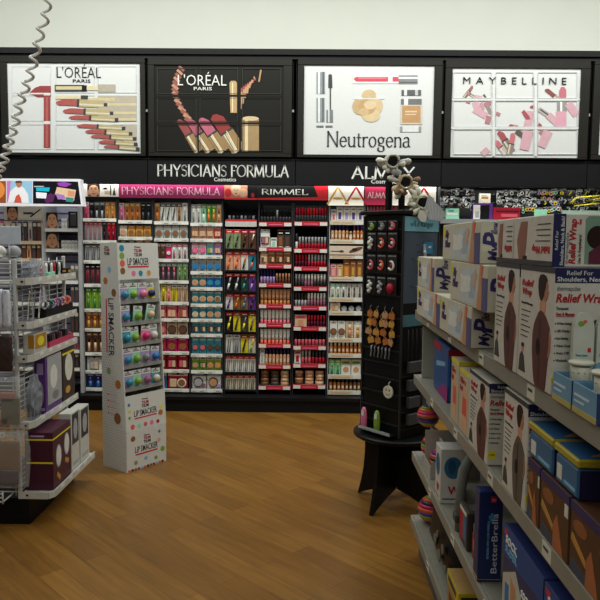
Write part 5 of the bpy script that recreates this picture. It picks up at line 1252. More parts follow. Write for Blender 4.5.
for z, xo in SHZ:
    m = MB(); xo2 = xo
    a = [rl(WX + .008, WY0 - .004, 0), rl(xo - .02, WY0 - .004, 0), rl(xo, WY0 + .03, 0), rl(xo, WY1, 0), rl(WX + .008, WY1, 0)]
    m.poly([(p.x, p.y) for p in a], frame((0, 0, z), (1, 0, 0), (0, 1, 0)), -.022, -.002, TRAYM)
    sh = m.build('side_shelf', root)
    m = MB(); b = a[:4]
    for p, q in zip(b, b[1:]):
        d = (q - p).normalized(); n_ = Vector((d.y, -d.x, 0))
        f = (p + Vector((0, 0, z)), d, Vector((0, 0, 1)), n_)
        m.poly([(0, -.028), ((q - p).length, -.028), ((q - p).length, .007), (0, .007)], f, 0, .006, TRAYM)
        if (q - p).length > .2:
            for i in range(5): m.rect(.07 + i * .12, .12 + i * .12, -.012, .004, f, mat((226, 226, 220), .5), t1=.0068)
    m.build('price_rail', sh)
    MB().oval(.03, -.010, .007, .005, (a[0] + Vector((0, 0, z)), Vector((1, 0, 0)), Vector((0, 0, 1)), Vector((0, -1, 0))), mat('black'), t1=.0075, n=10).build('slot', sh)
SX = (1, 0, 0); SIDE = ((0, 1, 0), (0, 0, 1))     # a face turned to the aisle (+x): u runs away from the camera
def wbox(name, label, cat, x0, x1, y0, y1, z0, z1, col, side=None, front=None, c=.002, rough=.4, group=None):
    o = MB().box(0, x1 - x0, 0, y1 - y0, 0, z1 - z0, mat(col, rough), c).build(name); o.location = (x0, y0, z0); tag(o, label, cat, group)
    if side or front:
        m = MB()
        if side: side(m, frame((x1 - x0, 0, 0), (0, 1, 0), (0, 0, 1)), y1 - y0, z1 - z0)
        if front: front(m, frame((0, 0, 0), (1, 0, 0), (0, 0, 1)), x1 - x0, z1 - z0)
        m.build('print', o)
    return o
# bottom shelf
def mir_side(m, f, w, h):
    m.rect(0, w, h * .86, h * .885, f, mat('yellow'), t1=.0012)
    for cx, cy in ((w * .3, h * .52), (w * .75, h * .62)): m.oval(cx, cy, w * .15, h * .20, f, mat('silver')); m.oval(cx, cy, w * .12, h * .17, f, mat('white', .3), t1=.0016)
    for cx, cy in ((w * .25, h * .2), (w * .33, h * .14), (w * .7, h * .34), (w * .8, h * .3)): m.oval(cx, cy, w * .05, h * .05, f, mat('gold'))
def mir_front(m, f, w, h):
    for v in (.86, .46): m.rect(w * .05, w, h * v, h * (v + .028), f, mat('yellow'))
    for i in range(9): m.rect(0, w, h * (.08 + i * .085), h * (.084 + i * .085), f, mat((60, 22, 40)), t1=.0006)
    m.rect(w * .2, w * .7, h * .92, h * .95, f, mat('lilac'))
wbox('mirror_box', 'large maroon mirror box with yellow bands on the lowest side shelf', 'box', -1.468, -1.326, 3.475, 3.735, .141, .438, (70, 24, 46), mir_side, mir_front)
def ph_side(m, f, w, h): m.rect(w * .1, w * .9, h * .45, h * .97, f, mat('charcoal')); m.oval(w * .5, h * .7, w * .25, h * .18, f, mat('silver'), t1=.0014); m.rect(w * .15, w * .85, h * .08, h * .14, f, mat('silver'))
wbox('white_box', 'white box with a dark picture next to the maroon mirror box', 'box', -1.398, -1.330, 3.755, 3.88, .141, .462, (206, 206, 200), ph_side)
wbox('white_box', 'white box with a dark picture at the far end of the lowest side shelf', 'box', -1.398, -1.330, 3.90, 4.05, .141, .45, (206, 206, 200), ph_side)
# fourth shelf
def pur_front(m, f, w, h): m.rect(w * .25, w * .8, h * .7, h * .9, f, mat('lilac')); m.oval(w * .5, h * .35, w * .3, h * .22, f, mat('silver')); m.rect(w * .2, w * .9, h * .05, h * .1, f, mat('lilac'))
def pur_side(m, f, w, h): m.rect(w * .12, w, h * .12, h, f, mat('silver')); m.oval(w * .5, h * .6, w * .22, h * .22, f, mat('white', .3), t1=.0014); m.oval(w * .6, h * .25, w * .2, h * .08, f, mat('grey'), t1=.0014)
wbox('purple_mirror_box', 'purple box with a silver mirror picture on the fourth side shelf', 'box', -1.47, -1.412, 3.62, 3.85, .4925, .785, (88, 50, 124), pur_side, pur_front)
def br_side(m, f, w, h): m.oval(w * .5, h * .62, w * .32, h * .26, f, mat('paper')); m.rect(0, w, h * .88, h * .92, f, mat('yellow')); m.oval(w * .4, h * .2, w * .2, h * .07, f, mat('gold'))
wbox('brown_mirror_box', 'dark brown box with a pale oval next to the purple mirror box', 'box', -1.47, -1.412, 3.87, 4.06, .4925, .79, (58, 42, 40), br_side)
def bag(name, label, loc, sx, sy, sz, m_, col=None, cat='bag', seed=1, parts=()):
    random.seed(seed); o = empty(name, loc); tag(o, label, cat)
    m = MB(); n = 14; vs = []; L = 9
    for j in range(L):
        t = j / (L - 1); wz = sz * t; s = (.75 + .3 * math.sin(math.pi * min(1, t * 1.1))) * (1 if t < .85 else .8)
        for i in range(n):
            a = 2 * math.pi * i / n; q = 1 + random.uniform(-.2, .2)
            vs.append((sx / 2 * s * q * math.copysign(abs(math.cos(a)) ** .6, math.cos(a)), sy / 2 * s * q * math.copysign(abs(math.sin(a)) ** .6, math.sin(a)), wz))
    fs = [[j * n + i, j * n + (i + 1) % n, (j + 1) * n + (i + 1) % n, (j + 1) * n + i] for j in range(L - 1) for i in range(n)] + [list(range(n - 1, -1, -1)), [(L - 1) * n + i for i in range(n)]]
    m.add(vs, fs, m_, False); m.build('bag_film', o)
    for (nm, x0, x1, y0, y1, z0, z1, c) in parts: MB().box(x0, x1, y0, y1, z0, z1, mat(c), .004).build(nm, o)
    return o
GREYBAG = clear_plastic('cloudy_film', (.50, .54, .62), .55)
bag('plastic_bag', 'crumpled grey-blue clear bag leaning on the purple mirror box', (-1.440, 3.54, .4925), .046, .11, .22, GREYBAG, seed=3, parts=(('packed_goods', -.02, .02, -.04, .04, .01, .15, 'dusk'),))
# third shelf
def yel_front(m, f, w, h): m.rect(w * .45, w, h * .3, h, f, mat((170, 120, 30)))
wbox('yellow_picture_box', 'pale box with an orange-yellow picture on the third side shelf', 'box', -1.468, -1.414, 3.49, 3.66, .8275, .925, (186, 182, 172), lambda m, f, w, h: (m.rect(w * .1, w * .9, h * .25, h * .98, f, mat((176, 128, 36))), m.oval(w * .5, h * .6, w * .25, h * .25, f, mat('yellow'), t1=.0014)), yel_front)
def tray(name, label, y0, y1, z, h, col, cat='tray'):
    m = MB(); W_ = .064
    m.box(-W_ / 2, W_ / 2, 0, y1 - y0, 0, .003, mat(col)); m.box(W_ / 2 - .003, W_ / 2, 0, y1 - y0, .003, h, mat(col)); m.box(-W_ / 2, -W_ / 2 + .003, 0, y1 - y0, .003, h, mat(col)); m.box(-W_ / 2 + .003, W_ / 2 - .003, 0, .003, .003, h, mat(col)); m.box(-W_ / 2 + .003, W_ / 2 - .003, y1 - y0 - .003, y1 - y0, .003, h, mat(col))
    o = m.build(name); o.location = (-1.4465, y0, z); tag(o, label, cat); return o
tray('pink_tray', 'pink counter tray of dark combs on the third side shelf', 3.69, 4.06, .8275, .034, (196, 60, 96))
random.seed(5)
for i in range(9):
    m = MB().box(-.022, .022, -.006, .006, 0, .028, mat(('black', 'charcoal', 'mauve')[i % 3], .3), .002)
    for q in range(5): m.box(-.02 + q * .009, -.015 + q * .009, -.004, .004, .028, .062, mat(('black', 'charcoal', 'mauve')[i % 3], .3))
    o = m.build('comb'); o.location = (-1.443, 3.72 + i * .036, .8315); o.rotation_euler = (R(random.uniform(-10, 10)), 0, 0)
    tag(o, f'{("black", "charcoal", "mauve")[i % 3]} comb standing in the pink tray, {ORD[i + 1]} from the yellow picture box', 'comb', 'combs in the pink tray')
# second shelf
tray('black_tray', 'black counter tray of colourful tweezers on the second side shelf', 3.66, 4.06, 1.0025, .045, (22, 22, 24))
for i, c in enumerate(('silver', 'charcoal', 'teal', 'silver', 'magenta', 'purple', 'lilac', 'peach', 'pink', 'coral', 'peach')):
    o = MB().tube([(.016 * math.cos(t), 0, .062 + .020 * math.sin(t)) for t in [j * math.pi / 6 for j in range(13)]], .0045, mat(c, .35), 6).tube([(0, 0, 0.004), (0, 0, .045)], .006, mat(c, .35), 6).build('nail_clipper'); o.location = (-1.435 + .006 * (i % 2), 3.69 + i * .034, 1.006); o.rotation_euler = (R(8 * (i % 3 - 1)), 0, R(30))
    tag(o, f'{c} looped nail clipper, {ORD[i + 1]} from the leaning packets in the black tray', 'nail clipper', 'clippers in the black tray')
for i, (c, c2) in enumerate((('paper', 'gold'), ('silver', 'grey'), ('paper', 'lilac'))):
    m = MB().box(-.002, .0, -.045, .045, 0, .145, mat(c, .4)); f = frame((0, -.045, 0), (0, 1, 0), (0, 0, 1)); m.rect(.01, .08, .09, .13, f, mat(c2)); m.rect(.02, .06, .03, .07, f, mat('grey'))
    o = m.build('leaning_packet'); o.location = (-1.450 + .013 * i, 3.515 + .035 * i, 1.010); o.rotation_euler = (R(-9), R(4), R(18)); tag(o, f'{c} packet with a {c2} label leaning on the second side shelf', 'packet')
# top shelf
for i in range(3):
    bag('accessory_packet', f'bagged grey accessory, {ORD[i + 1]} from the white post on the top side shelf', (-1.443, 3.50 + i * .075, 1.2305), .055, .06, .085 + .012 * (i % 2), GREYBAG, seed=11 + i, cat='packet', parts=(('packed_goods', -.014, .014, -.015, .015, .008, .06, ('charcoal', 'silver', 'rose')[i]),))
def hoopset(i, y, c):
    o = MB().tube([(0, .014 * math.cos(t), .034 + .030 * math.sin(t)) for t in [j * .35 - .9 for j in range(14)]], .0058, mat(c, .3), 6).box(-.006, .006, -.010, .010, 0, .010, mat(c, .3)).build('hair_hoop'); o.location = (-1.438, y, 1.2305); o.rotation_euler = (0, 0, R(24))
    tag(o, f'{c} hair hoop, {ORD[i + 1]} from the bagged accessories on the top side shelf', 'hair hoop', 'hair hoops on the top side shelf')
for i, c in enumerate(('white', 'black', 'white', 'crimson', 'black', 'white', 'black')): hoopset(i, 3.73 + i * .038, c)
wbox('mint_card_box', 'low pale mint box before the hoops on the top side shelf', 'box', -1.432, -1.416, 3.70, 3.80, 1.2305, 1.252, 'mint')
wbox('white_label_box', 'white flat label box behind the hoops on the top side shelf', 'box', -1.474, -1.458, 3.70, 3.86, 1.2305, 1.288, (228, 228, 224))
wbox('gold_label_box', 'small black box with a gold label at far end of the top side shelf', 'box', -1.465, -1.42, 4.0, 4.06, 1.2305, 1.262, 'black', lambda m, f, w, h: m.rect(w * .2, w * .8, h * .3, h * .7, f, mat('gold')), lambda m, f, w, h: m.rect(w * .2, w * .8, h * .3, h * .7, f, mat('gold')))
# things hung on or set over the end grid
o = wbox('topper_card', 'pale blue-white sign card standing over the wire grid end', 'sign', -1.75, -1.452, 3.452, 3.458, 1.405, 1.492, (206, 216, 230), None, lambda m, f, w, h: (m.rect(.1, .17, h * .7, h * .78, f, mat('dusk')), m.rect(.1, .16, h * .5, h * .56, f, mat('dusk'))))
m = MB()
for x in (.05, .24): m.cyl((x, .003, -.068), (x, .003, 0), .004, .004, WIRE, 6)
m.build('stem', o)
for i in range(3):
    random.seed(40 + i); o = MB().ball((0, 0, .03), .034, mat(('dusk', 'paper', 'silver')[i], .8, 0, .15), 12, .95).build('soft_cap'); MB().box(-.03, .03, -.05, -.02, .004, .012, mat(('navy', 'white', 'grey')[i], .8), .003).build('brim', o)
    o.location = (-1.66 + i * .075, 3.51, 1.337); tag(o, f'{("dark blue", "off-white", "silver grey")[i]} soft cap behind the pale sign card on the rack', 'cap')
m = MB(); rbox(m, WX - .60, WX - .02, WY0 + .02, WY0 + .14, 1.322, 1.336, WIRE); m.build('top_ledge', root)
def hang(name, label, cat, px0, px1, pt, pb, mt, dep=.03, parts=(), seed=2):
    Y = WY0 - .056 + SHIFT.y; q = at((px0 + px1) / 2, pb, Y); w = at(px1, pb, Y).x - at(px0, pb, Y).x; h = at((px0 + px1) / 2, pt, Y).z - q.z
    random.seed(seed); o = empty(name, q - SHIFT); tag(o, label, cat)
    n = 16; L = 10; vs = []
    for j in range(L):
        t = j / (L - 1); s = .92 + .08 * math.sin(math.pi * t); d = dep * (.35 + .65 * math.sin(math.pi * min(1, .12 + .8 * t)))
        for i in range(n):
            a = 2 * math.pi * i / n; vs.append((w / 2 * s * math.copysign(abs(math.cos(a)) ** .4, math.cos(a)) + random.uniform(-.003, .003), d / 2 * math.sin(a) * (1 + random.uniform(-.25, .25)), h * t))
    fs = [[j * n + i, j * n + (i + 1) % n, (j + 1) * n + (i + 1) % n, (j + 1) * n + i] for j in range(L - 1) for i in range(n)] + [list(range(n - 1, -1, -1)), [(L - 1) * n + i for i in range(n)]]
    MB().add(vs, fs, mt, True).build('bag_film' if mt in (FILM, SHEET, GREYBAG) else 'bag_body', o)
    MB().cyl((0, .0555, h * .96), (0, -.02, h * .96), .003, .003, mat('silver', .3, .8), 6).build('peg_hook', o)
    for (nm, u0, u1, v0, v1, c) in parts: MB().box(w * u0, w * u1, -dep * .22, dep * .1, h * v0, h * v1, mat(c), .003).build(nm, o)
    return o
WB = mat((208, 212, 222), .6, 0, .03, 0, 30)
hang('cloth_pouch', 'soft white pouch hanging on the wire grid next to the white post', 'pouch', 4.0, 10.5, 290, 328, WB, .035, seed=6)
hang('cloth_pouch', 'soft white pouch hanging on the wire grid at the picture border', 'pouch', -6, 3.6, 289, 328, WB, .035, seed=7)
hang('brush_packet', 'amber and brown packet hanging below the white pouches', 'packet', -8, 13, 334, 371, mat((58, 42, 40), .5, 0, .3, 0, 60), .03, (('amber_header', -.48, .46, .72, .98, (156, 92, 50)), ('white_label', -.45, .05, .12, .42, (176, 180, 178))), 8)
hang('clear_bag', 'clear bag of a beige puff hanging above the lower clear bag', 'bag', -14, 27, 377, 428, FILM, .06, (('red_header', -.5, .24, .52, .70, (168, 110, 100)), ('olive_puff', -.1, .34, .08, .60, (96, 88, 66)), ('pink_label', -.45, .06, .02, .20, (150, 96, 84))), 9)
hang('clear_bag', 'clear bag of a brown puff hanging lowest on the wire grid', 'bag', -20, 31, 431, 486, FILM, .06, (('brown_puff', -.40, .30, .30, .82, (122, 90, 50)), ('maroon_card', -.42, .26, .03, .26, (58, 26, 42)), ('white_tag', -.2, .02, .88, .97, (206, 206, 200))), 10)
m = MB()
for z in (.135, .155, .175): m.cyl((-1.9, WY0 - .118, z + .03), (-1.515, WY0 - .118, z + .03), .004, .004, WIRE, 6)
for x in (-1.515, -1.62, -1.9): m.cyl((x, WY0 - .118, .155), (x, WY0 - .118, .215), .004, .004, WIRE, 6); m.cyl((x, WY0 - .118, .165), (x, WY0 - .001, .165), .004, .004, WIRE, 6)
m.build('wire_basket'); o = bpy.data.objects['wire_basket']; tag(o, 'low white wire basket front hooked on the grid above the black plinth', 'basket')

for o in set(bpy.data.objects) - BEFORE:
    if o.parent is None:
        if o.name.split('.')[0] not in ('wire_rack', 'cloth_pouch', 'brush_packet', 'clear_bag', 'wire_basket', 'topper_card', 'soft_cap'):
            for za, zb, dz in ((1.2, 1.3, .007), (.98, 1.06, .02), (.80, .90, .03), (.46, .60, .032), (.13, .17, .027)):   # seat each row on its shelf
                if za < o.location.z < zb: o.location.z += dz; break
        o.location = o.location + SHIFT

# ================================================================== coiled cord from the ceiling
ctrl = [(49, -60), (47, 0), (46, 15), (41, 30), (36, 50), (33, 64), (28.5, 79), (24, 92), (18.5, 106), (16, 120), (12, 134), (7.5, 148), (3, 163), (-3, 176), (-12, 192)]
YC0 = 2.2
cp = [at(x, y, YC0) for x, y in ctrl]
top = Vector((cp[0].x + .01, YC0, 3.995)); path = [top] + cp
def sample(path, n):
    L = [0]
    for a, b in zip(path, path[1:]): L.append(L[-1] + (b - a).length)
    out = []
    for k in range(n):
        s = L[-1] * k / (n - 1); i = max(j for j in range(len(L)) if L[j] <= s + 1e-9); i = min(i, len(path) - 2); t = (s - L[i]) / (L[i + 1] - L[i]); out.append(path[i].lerp(path[i + 1], t))
    return out
N = 1500; pts = []; ph = 0; S_ = sample(path, N)
for k, p in enumerate(S_):
    dens = 1.0 if p.z > 2.05 else 1.0 + .6 * (2.05 - p.z) / .4
    step = (S_[1] - S_[0]).length; ph += step * dens * 2 * math.pi / .047
    r = .0125 if k > 3 else .002
    pts.append(p + Vector((math.cos(ph) * r, math.sin(ph) * r, 0)))
o = MB().tube(pts, .0048, mat((250, 250, 246), .35), 6).build('coiled_cord'); tag(o, 'white coiled cord hanging before the gold and red lipstick poster', 'cord')
# ================================================================== long shelving unit on the near side
GX, GY0, GY1 = .492, -.35, 3.03
GREYS = mat((138, 136, 126), .45); LIPM = mat((142, 140, 130), .42); BKP = mat((120, 120, 116), .6)
root = empty('gondola_shelving', (GX + .24, (GY0 + GY1) / 2, 0)); tag(root, 'long grey shelving unit of four shelves running along the aisle', 'shelving')
def gb(m, x0, x1, y0, y1, z0, z1, mt, c=0): m.box(x0 - (GX + .24), x1 - (GX + .24), y0 - (GY0 + GY1) / 2, y1 - (GY0 + GY1) / 2, z0, z1, mt, c); return m
gb(MB(), GX + .48, GX + .50, GY0, GY1, 0, 1.30, BKP).build('back_panel', root)
for y in (GY1 - .03, 1.84, .62): gb(MB(), GX + .455, GX + .479, y, y + .03, 0, 1.30, GREYS, .002).build('upright', root)
gb(MB(), GX + .03, GX + .478, GY0, GY1 - .005, 0, .10, mat((90, 90, 86), .6)).build('kick_plate', root)
LEV = (1.135, .842, .488, .19)
tagn = 0
for z in LEV:
    sh = gb(MB(), GX, GX + .452, GY0, GY1, z - .028, z, GREYS, .002).build('shelf', root)
    lp = gb(MB(), GX - .012, GX - .0005, GY0, GY1, z - .042, z - .0008, LIPM, .002).build('price_rail', sh)
    f = frame((GX - .012 - (GX + .24), 0, z - .036), (0, -1, 0), (0, 0, 1))
    for i in range(7):
        y = 2.70 - i * .42 - (.13 if z < 1 else 0); MB().rect(-(y - (GY0 + GY1) / 2) - .025, -(y - (GY0 + GY1) / 2) + .025, .0, .030, f, mat((214, 212, 196), .5), t1=.0012).rect(-(y - (GY0 + GY1) / 2) - .018, -(y - (GY0 + GY1) / 2) + .01, .016, .022, f, mat('charcoal'), t1=.0018).build('price_tag', sh)
    gb(MB(), GX + .06, GX + .45, GY1 - .055, GY1 - .045, z - .075, z - .0285, GREYS).build('bracket', sh)

S_X = 1.067
OLD = {1.146: 1.136, .829: .843, .461: .489, .151: .191}
def gmap(x, y, z):
    """depth along the aisle of what shows at this spot of a shelf row"""
    return at_x(308 + x * F_PX / y, 242 + (CAM_H - z) * F_PX / y, x * S_X).y
def gz(z): return OLD[z] if z in OLD else CAM_H - (CAM_H - z) * 1.063
def gloc(x, y, z, base):
    return Vector((x * S_X, min(gmap(x, y, z), GY1 - .09), OLD[base] + (z - base)))
def abox(name, label, cat, X0, dep, yn, yf_, z0, z1, col, aisle=None, front=None, c=.002, letters=None):
    zm = (z0 + z1) / 2; yn, yf_ = gmap(X0, yn, zm), gmap(X0, yf_, zm); X0 *= S_X; z0, z1 = gz(z0), gz(z1)
    h = z1 - z0; L = yf_ - yn
    o = MB().box(0, dep, 0, L, 0, h, mat(col, .42), c).build(name); o.location = (X0, yn, z0); tag(o, label, cat)
    fa = frame((0, L, 0), (0, -1, 0), (0, 0, 1)); ff = frame((0, 0, 0), (1, 0, 0), (0, 0, 1))
    m = MB(); t = MB()
    for fn, fr, w in ((aisle, fa, L), (front, ff, dep)):
        if fn:
            m = MB(); t = MB(); fn(m, t, fr, w, h)
            if m.v: m.build('print', o)
            if t.v: t.build('lettering', o)
    return o
VIO = mat((52, 40, 104), .4)
CREAM = (206, 202, 184)
def script(t, f_o, ux, uy, s, h, x, y, w): t.text(s, frame(f_o, ux, uy), x, y, h, VIO, w=w, shear=.22, bold=.022)
def pil_aisle(m, t, f, w, h):
    m.poly([(w * .30, h * .06), (w * .36, h * .80), (w * .70, h * .90), (w * .76, h * .4), (w * .72, h * .06)], f, 0, .0006, mat((196, 206, 208), .5)); m.poly([(w * .32, h * .34), (w * .36, h * .28), (w * .52, h * .30), (w * .60, h * .36), (w * .59, h * .52), (w * .61, h * .66), (w * .52, h * .70), (w * .40, h * .66), (w * .33, h * .70), (w * .35, h * .52)], f, 0, .0012, mat((226, 226, 220), .5)); m.poly([(w * .56, h * .2), (w * .60, h * .7), (w * .70, h * .86), (w * .74, h * .5), (w * .70, h * .2)], f, 0, .001, mat((168, 184, 200), .5)); m.poly([(w * .64, h * .55), (w * .72, h * .9), (w * .76, h * .8), (w * .70, h * .4)], f, 0, .0014, mat((206, 172, 146), .5))
    m.poly([(w * .76, 0), (w * .80, h * .5), (w * .83, h), (w * .88, h), (w * .88, 0)], f, 0, .0009, mat('tan')); m.poly([(w * .86, h * .55), (w * .90, h * .97), (w * .86, h * .97)], f, 0, .0015, mat('coral'))
    m.rect(w * .88, w, 0, h * .72, f, mat((84, 84, 130), .5)); m.oval(w * .06, h * .80, w * .045, h * .14, f, mat((206, 196, 60), .5))
    o, ux, uy, n = f
    t.text('My', frame(o, ux, uy), w * .10, h * .62, h * .22, VIO, w=w * .09, shear=.2, bold=.03); t.text('Pillow', frame(o, ux, uy), w * .08, h * .36, h * .2, VIO, w=w * .16, shear=.2, bold=.03)
def pil_front(m, t, f, w, h):
    o, ux, uy, n = f
    # the name runs upwards, first M then a large flourished P
    v = frame(o, (0, 0, 1), (-1, 0, 0))
    t.text('My', v, h * .06, -.052, .030, VIO, w=h * .36, shear=.2, bold=.025); t.text('P', v, h * .38, -.058, .050, VIO, w=h * .30, shear=.2, bold=.03); t.text('illow', v, h * .68, -.050, .022, VIO, w=h * .27, shear=.2, bold=.02)
    t.text('The most comfortable pillow', v, h * .08, -.078, .006, mat('grey'), w=h * .8)
PX = .43
PB = [('boxed pillow at the far end of the top shelf, lowest tier', 2.222, 2.68, 1.146, 1.262), ('boxed pillow in the lowest tier beside the woman-in-wrap boxes', 1.794, 2.215, 1.146, 1.262),
      ('boxed pillow at the far end of the top shelf, upper tier', 2.32, 2.66, 1.2635, 1.378), ('boxed pillow in the middle of the stack, under the topmost pillow box', 1.63, 2.05, 1.2635, 1.378), ('boxed pillow lying topmost on the pillow stack', 1.70, 2.166, 1.3795, 1.488)]
for i, (lab, yn, yf_, z0, z1) in enumerate(PB): abox('pillow_box', 'cream and purple ' + lab, 'box', PX, .40, yn, yf_, z0, z1, CREAM, pil_aisle, pil_front)

REDT = mat((176, 34, 44), .4); NAVY = mat((36, 38, 84), .4); TXT = mat((50, 50, 54), .5); SKIN = mat('skin', .5); HAIR = mat('hair', .5); WRAP = mat((92, 48, 46), .5)
def woman(m, f, x, w, h, wrap=WRAP):
    """printed figure seen from behind, head turned, hair pinned up, a long wrap over the shoulders"""
    P = lambda pts: [(x + w * a, h * b) for a, b in pts]
    m.poly(P([(.46, .66), (.45, .74), (.52, .80), (.70, .80), (.72, .73), (.70, .66), (.78, .60), (.40, .60)]), f, 0, .0010, SKIN)
    m.poly(P([(.62, .78), (.70, .765), (.76, .785), (.80, .82), (.83, .845), (.79, .87), (.80, .91), (.74, .95), (.62, .95)]), f, 0, .0011, mat((176, 120, 96), .5))
    m.poly(P([(.36, .88), (.37, .95), (.43, .99), (.56, 1.0), (.69, .985), (.76, .95), (.72, .92), (.70, .88), (.66, .85), (.62, .80), (.56, .77), (.48, .77), (.41, .81)]), f, 0, .0013, HAIR)
    m.poly(P([(.30, .60), (.42, .665), (.52, .685), (.66, .67), (.78, .625), (.92, .56), (.97, .49), (.96, .40), (.90, .30), (.86, .18), (.83, .06), (.80, .004), (.36, .004), (.30, .04), (.22, .16), (.16, .32), (.16, .46), (.22, .55)]), f, 0, .0012, wrap)
    m.poly(P([(.93, .54), (.985, .48), (.98, .38), (.92, .30), (.88, .31), (.93, .40)]), f, 0, .0014, mat((176, 120, 96), .5))
    m.poly(P([(.46, .60), (.54, .62), (.56, .30), (.52, .02), (.48, .02)]), f, 0, .0014, mat((66, 34, 36), .5))
    m.oval(x + w * .44, h * .36, w * .09, h * .075, f, mat('black', .5), t1=.0017)
def rw_aisle(m, t, f, w, h, wrap=WRAP):
    woman(m, f, w * .36, w * .60, h * .94, wrap)
    m.rect(0, w, h * .955, h, f, mat('charcoal'))
    o = f
    t.text('Relief', f, w * .08, h * .82, h * .055, REDT, w=w * .34, bold=.02, shear=.15); t.text('Wrap', f, w * .08, h * .745, h * .055, REDT, w=w * .30, bold=.02, shear=.15)
    t.text('Heat & Massage', f, w * .08, h * .66, h * .02, TXT, w=w * .34)
    for i in range(6): t.rect(w * .08, w * (.36 - .03 * (i % 3)), h * (.60 - i * .045), h * (.608 - i * .045), f, TXT)
    m.poly([(w * .05, h * .06), (w * .08, h * .2), (w * .14, h * .24), (w * .20, h * .2), (w * .26, h * .06)], f, 0, .001, mat('charcoal')); m.oval(w * .16, h * .27, w * .035, h * .035, f, SKIN); m.oval(w * .16, h * .295, w * .04, h * .02, f, HAIR, t1=.0014)
def rw_front(m, t, f, w, h):
    m.rect(0, w, h * .885, h, f, NAVY)
    t.text('Relief For', f, .022, h * .945, h * .035, mat('white'), w=.05); t.text('Shoulders, Neck & Back!', f, .004, h * .896, h * .035, mat('white'), w=.135, bold=.01)
    t.text('thermapulse', f, .004, h * .825, h * .035, mat('grey'), w=.045); t.text('Relief Wrap', f, .003, h * .735, h * .065, REDT, w=.098, bold=.025, shear=.18)
    t.text('Therapeutic', f, .004, h * .675, h * .024, TXT, w=.024); t.text('Heat & Massage', f, .004, h * .630, h * .026, REDT, w=.036, bold=.015); t.rect(.004, .04, h * .620, h * .624, f, REDT)
    for i, s in enumerate(('10 Heat Settings', 'LED Display', 'Fast Heating', 'Velour Cover', 'Auto Off', 'Washable')): t.text(s, f, .007, h * (.56 - i * .058), h * .020, TXT, w=.028 - .003 * (i % 3)); t.oval(.004, h * (.567 - i * .058), .0012, .0016, f, TXT, n=8)
    m.oval(.012, h * .13, .012, h * .055, f, mat('yellow')); t.text('2 YEAR', f, .012, h * .125, h * .018, TXT, align='C', w=.015, t1=.002)
    m.poly([(.05, 0), (.045, h * .3), (.055, h * .5), (.08, h * .6), (.12, h * .6), (.16, h * .5), (.2, h * .3), (.2, 0)], f, 0, .0008, mat((52, 46, 48))); m.oval(.11, h * .66, .02, h * .08, f, HAIR, t1=.0006); m.poly([(.07, h * .02), (.075, h * .26), (.11, h * .34), (.15, h * .26), (.15, h * .02)], f, 0, .0012, mat((120, 124, 128)))
RX = .445
WHITEB = (208, 204, 194)
abox('relief_wrap_box', 'upright wrap box with a woman in a maroon wrap, beside the pillow boxes', 'box', RX, .30, 1.441, 1.618, 1.146, 1.388, WHITEB, rw_aisle, rw_front)
abox('relief_wrap_box', 'upright wrap box with red title facing out, behind the white arched cards', 'box', RX, .30, 1.235, 1.434, 1.146, 1.388, WHITEB, rw_aisle, rw_front)
def up_aisle(m, t, f, w, h):
    o, ux, uy, n = f
    g = frame(o + ux * w + uy * h, -ux, -uy); m.rect(0, w, h * .9, h, g, mat('charcoal')); t.text('Relief Wrap', g, w * .06, h * .62, h * .14, REDT, w=w * .42, bold=.02)
    for i in range(4): t.rect(w * .06, w * (.4 - .04 * (i % 2)), h * (.5 - i * .11), h * (.52 - i * .11), g, TXT)
    m.poly([(w * .62, h * .10), (w * .66, h * .9), (w * .84, h * .9), (w * .9, h * .5), (w * .80, h * .10)], g, 0, .001, mat((150, 100, 84))); m.rect(w * .62, w * .72, h * .82, h * .9, g, HAIR, t1=.0014)
def up_front(m, t, f, w, h):
    o, ux, uy, n = f
    m.rect(0, .024, 0, h, f, NAVY); v = frame(o, (0, 0, 1), (-1, 0, 0))
    t.text('Relief For', v, h * .32, -.010, .006, mat('white'), w=h * .36); t.text('Shoulders, Neck & Back!', v, h * .03, -.021, .0065, mat('white'), w=h * .92, bold=.01)
    t.text('thermapulse', v, h * .05, -.030, .005, mat('grey'), w=h * .6); t.text('Relief Wrap', v, h * .06, -.044, .0125, REDT, w=h * .84, bold=.025, shear=.15); t.text('Use It Anywhere!', v, h * .06, -.055, .006, TXT, w=h * .55)
    m.rect(.050, .054, h * .80, h * .90, f, mat((200, 60, 60))); m.poly([(.062, h * .06), (.062, h * .9), (.068, h * .96), (.2, h * .96), (.2, h * .06)], f, 0, .0008, mat((120, 150, 132))); m.oval(.085, h * .56, .02, h * .22, f, HAIR); m.poly([(.07, h * .06), (.07, h * .28), (.09, h * .42), (.13, h * .3), (.13, h * .06)], f, 0, .0014, mat((96, 36, 60)))
abox('relief_wrap_box', 'wrap box lying upside down atop the upright ones, next to the pillow stack', 'box', RX, .30, 1.475, 1.60, 1.389, 1.486, WHITEB, up_aisle)
abox('relief_wrap_box', 'wrap box lying on its side with navy edge strip, topmost by the picture border', 'box', RX, .30, 1.235, 1.468, 1.389, 1.486, WHITEB, up_aisle, up_front)

